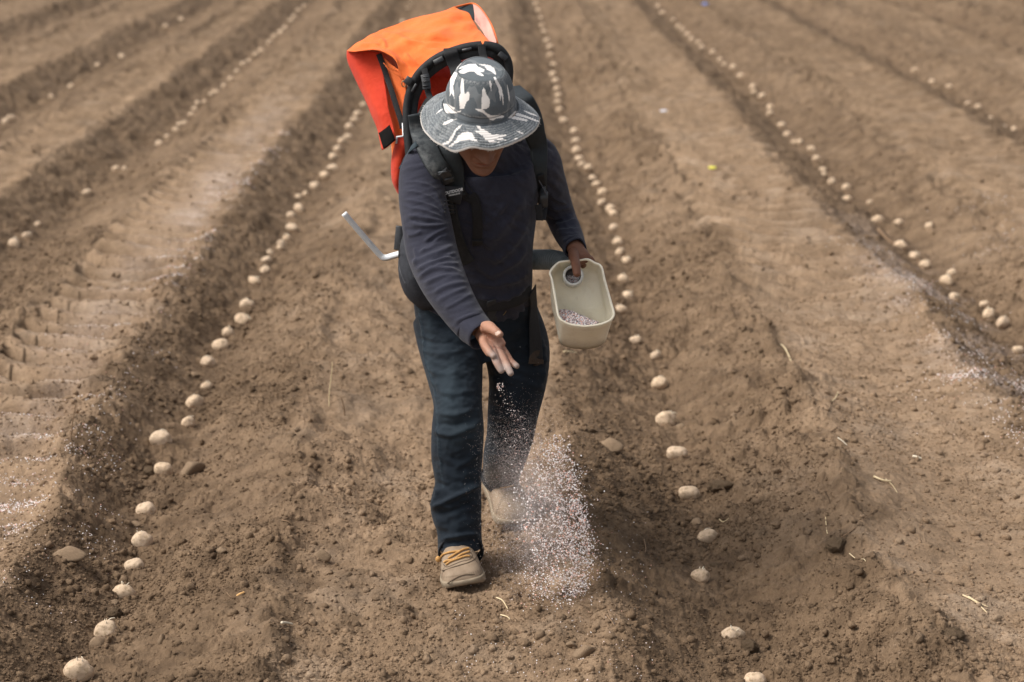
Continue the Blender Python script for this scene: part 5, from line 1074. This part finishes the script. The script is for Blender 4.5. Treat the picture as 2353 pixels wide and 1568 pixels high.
# corrugated hose from the pack to the jug
hp = crom([P(1150, 600, 5.74), P(1200, 598, 5.70), P(1240, 597, 5.64), P(1272, 598, 5.585), P(1296, 606, 5.545), P(1312, 622, 5.50), P(1318, 636, 5.455)], 60); L = np.concatenate([[0], np.cumsum(np.linalg.norm(hp[1:]-hp[:-1], axis=1))])
ls = np.arange(0, L[-1], .0011); hp = np.stack([np.interp(ls, L, hp[:, k]) for k in range(3)], 1); rr_ = .0265+.0034*np.sin(ls*2*math.pi/.0092)
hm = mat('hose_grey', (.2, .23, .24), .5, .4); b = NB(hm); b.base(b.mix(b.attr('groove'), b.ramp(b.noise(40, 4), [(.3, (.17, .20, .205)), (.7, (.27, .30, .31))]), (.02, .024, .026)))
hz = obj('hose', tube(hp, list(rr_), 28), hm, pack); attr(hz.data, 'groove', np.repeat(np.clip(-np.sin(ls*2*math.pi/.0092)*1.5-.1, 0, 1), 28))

# ------------------------------------------------------------ granules in the scoop and in the air
def gran(name, pts, r, lab, seed, sv=I1, sf=J1, tints=None): o = scatter(name, pts[:, 0], pts[:, 1], r, gran_m, sv, sf, .9, 0, seed, zs=pts[:, 2], tints=tints); tag(o, lab, "fertilizer granules", kind="stuff"); return o
g3 = np.random.default_rng(21); pile = [(455,945),(530,950),(620,968),(700,1010),(800,1050),(870,1082),(960,1108),(900,1150),(800,1168),(690,1162),(600,1148),(520,1118),(470,1080),(450,1000)]
q = g3.uniform((440, 930), (975, 1180), (9000, 2)); q = q[inpoly(q[:, 0], q[:, 1], pile)]
pts = np.array([P(jx(x), jy(y), yrim(jy(y))+.010+(1170-y)/230*.035+g3.normal(0, .0015)) for x, y in q]); gran("fertilizer_granules", pts, .0019+.0012*g3.random(len(pts)), "pile of mixed white, pink and dark granules inside the scoop", 31, tints=g3.choice([.2, .45, .58, .70, .83, .83, .83, .9], len(pts)))
q = g3.uniform(-1, 1, (700, 2))*.019; q = q[(np.hypot(q[:, 0], q[:, 1]) < .0185) & (q[:, 1] < .004)]; pts = CC+np.outer(q[:, 0], x_)+np.outer(q[:, 1], y_)-z_*.026+g3.normal(0, .001, (len(q), 3))
gran("fertilizer_granules", pts, .0011+.0006*g3.random(len(pts)), "granules down in the dark mouth of the scoop's collar", 32)
# falling curtain
rows_ = [(1000, 1240, 1290, .15), (1035, 1225, 1305, .35), (1070, 1205, 1318, .55), (1110, 1195, 1328, .8), (1150, 1188, 1342, 1.0), (1200, 1188, 1350, 1.0), (1250, 1194, 1354, .95), (1300, 1200, 1354, .85), (1345, 1206, 1352, .8), (1385, 1215, 1345, .55), (1410, 1225, 1335, .2)]
RW = np.array(rows_, float)
def curtain(n, seed, edge=2.2):
    g4 = np.random.default_rng(seed); y = g4.uniform(1000, 1410, n); k = g4.random(n) < np.interp(y, RW[:, 0], RW[:, 3]); y = y[k]; a, b_ = np.interp(y, RW[:, 0], RW[:, 1]), np.interp(y, RW[:, 0], RW[:, 2])
    u = g4.random(len(y))**(1/edge) if edge else g4.random(len(y)); x = a+(b_-a)*u+g4.normal(0, 12, len(y))*(1+.8*vn(y/30, y*0, 3)); Y = 5.10+.10*(x-1270)/100*.3+g4.normal(0, .05, len(y)); return x, y, Y
x, y, Y = curtain(8500, 41, 1.45); x2, y2, Y2 = curtain(3600, 45, 3.2); x3, y3, Y3 = curtain(500, 42, 0); x3 = (x3-1270)*1.45+1270
x, y, Y = np.r_[x, x2, x3], np.r_[y, y2, y3], np.r_[Y, Y2, Y3]
cl = vn(x/9, y/9, 5)+.7*vn(x/22, y/26, 6); k = g3.random(len(x)) < np.clip(.62+.55*cl, .08, 1); x, y, Y = x[k], y[k], Y[k]
pts = np.array([P(a, c, d) for a, c, d in zip(x, y, Y)]); gran("falling_granules", pts, .0008+.0021*g3.random(len(pts))**2.6, "curtain of white and pink granules falling beside the front boot", 33)
x = np.r_[g3.normal(1149, 4.5, 26), 1150+95*(TT:=g3.random(170))**1.2+g3.normal(0, 9, 170), g3.uniform(1160, 1250, 160)]; y = np.r_[g3.normal(887, 5, 26), 892+150*TT+g3.normal(0, 10, 170), g3.uniform(985, 1090, 160)]; Y = np.r_[np.full(26, 4.95), g3.uniform(4.98, 5.1, 330)]
pts = np.array([P(a, c, d) for a, c, d in zip(x, y, Y)]); gran("falling_granules", pts, np.r_[.0010+.0009*g3.random(26), .0004+.0012*g3.random(330)**2], "few granules just dropping from the open hand in front of the jeans", 34)
# fine dust of the same stuff
n = 30000; x = np.r_[g3.normal(1235, 48, n), g3.normal(1190, 40, 9000)]; y = np.r_[g3.normal(1200, 90, n), g3.normal(1060, 60, 9000)]; Y = g3.normal(5.12, .06, len(x)); k = (y < 1390) & (x > 1060); x, y, Y = x[k], y[k], Y[k]
pts = np.array([P(a, c, d) for a, c, d in zip(x, y, Y)]); IO, JO = np.array([(1,0,0),(-1,0,0),(0,1,0),(0,-1,0),(0,0,1),(0,0,-1)], float), np.array([(0,2,4),(2,1,4),(1,3,4),(3,0,4),(2,0,5),(1,2,5),(3,1,5),(0,3,5)])
o = gran("fertilizer_dust", pts, .00025+.00035*g3.random(len(pts)), "fine pale dust drifting around the falling granules and rear boot", 35, IO, JO)
o["category"] = "dust"

# veil of fine dust blown back over the rear boot
dv = bpy.data.materials.new("dust_veil"); dv.use_nodes = True; t = dv.node_tree; t.nodes.remove(t.nodes["Principled BSDF"])
pv = t.nodes.new("ShaderNodeVolumePrincipled"); pv.inputs["Color"].default_value = (.93, .84, .78, 1); pv.inputs["Anisotropy"].default_value = .1
tc = t.nodes.new("ShaderNodeTexCoord"); ln = t.nodes.new("ShaderNodeVectorMath"); ln.operation = 'LENGTH'; t.links.new(tc.outputs["Object"], ln.inputs[0])
mr = t.nodes.new("ShaderNodeMapRange"); mr.inputs["From Min"].default_value = 1.0; mr.inputs["From Max"].default_value = .15; mr.inputs["To Max"].default_value = 1; t.links.new(ln.outputs["Value"], mr.inputs["Value"])
nz = t.nodes.new("ShaderNodeTexNoise"); nz.inputs["Scale"].default_value = 2.2; nz.inputs["Detail"].default_value = 4; t.links.new(tc.outputs["Object"], nz.inputs["Vector"])
m1 = t.nodes.new("ShaderNodeMapRange"); m1.inputs["From Min"].default_value = .38; m1.inputs["From Max"].default_value = .7; t.links.new(nz.outputs[0], m1.inputs["Value"])
mu = t.nodes.new("ShaderNodeMath"); mu.operation = 'MULTIPLY'; t.links.new(mr.outputs[0], mu.inputs[0]); t.links.new(m1.outputs[0], mu.inputs[1]); m2 = t.nodes.new("ShaderNodeMath"); m2.operation = 'MULTIPLY'; m2.inputs[1].default_value = 5.5; t.links.new(mu.outputs[0], m2.inputs[0]); t.links.new(m2.outputs[0], pv.inputs["Density"]); t.links.new(pv.outputs[0], t.nodes["Material Output"].inputs["Volume"])
me = mkmesh(IV3, IF3, True, "dust_veil"); o = new_obj("dust_veil", me, dv); c0 = P(1215, 1160, 5.36); o.location = c0; o.scale = (.115, .14, .20); o.rotation_euler = (0, R(-14), 0)
tag(o, "thin pinkish dust hanging in front of the rear boot", "dust", kind="stuff")
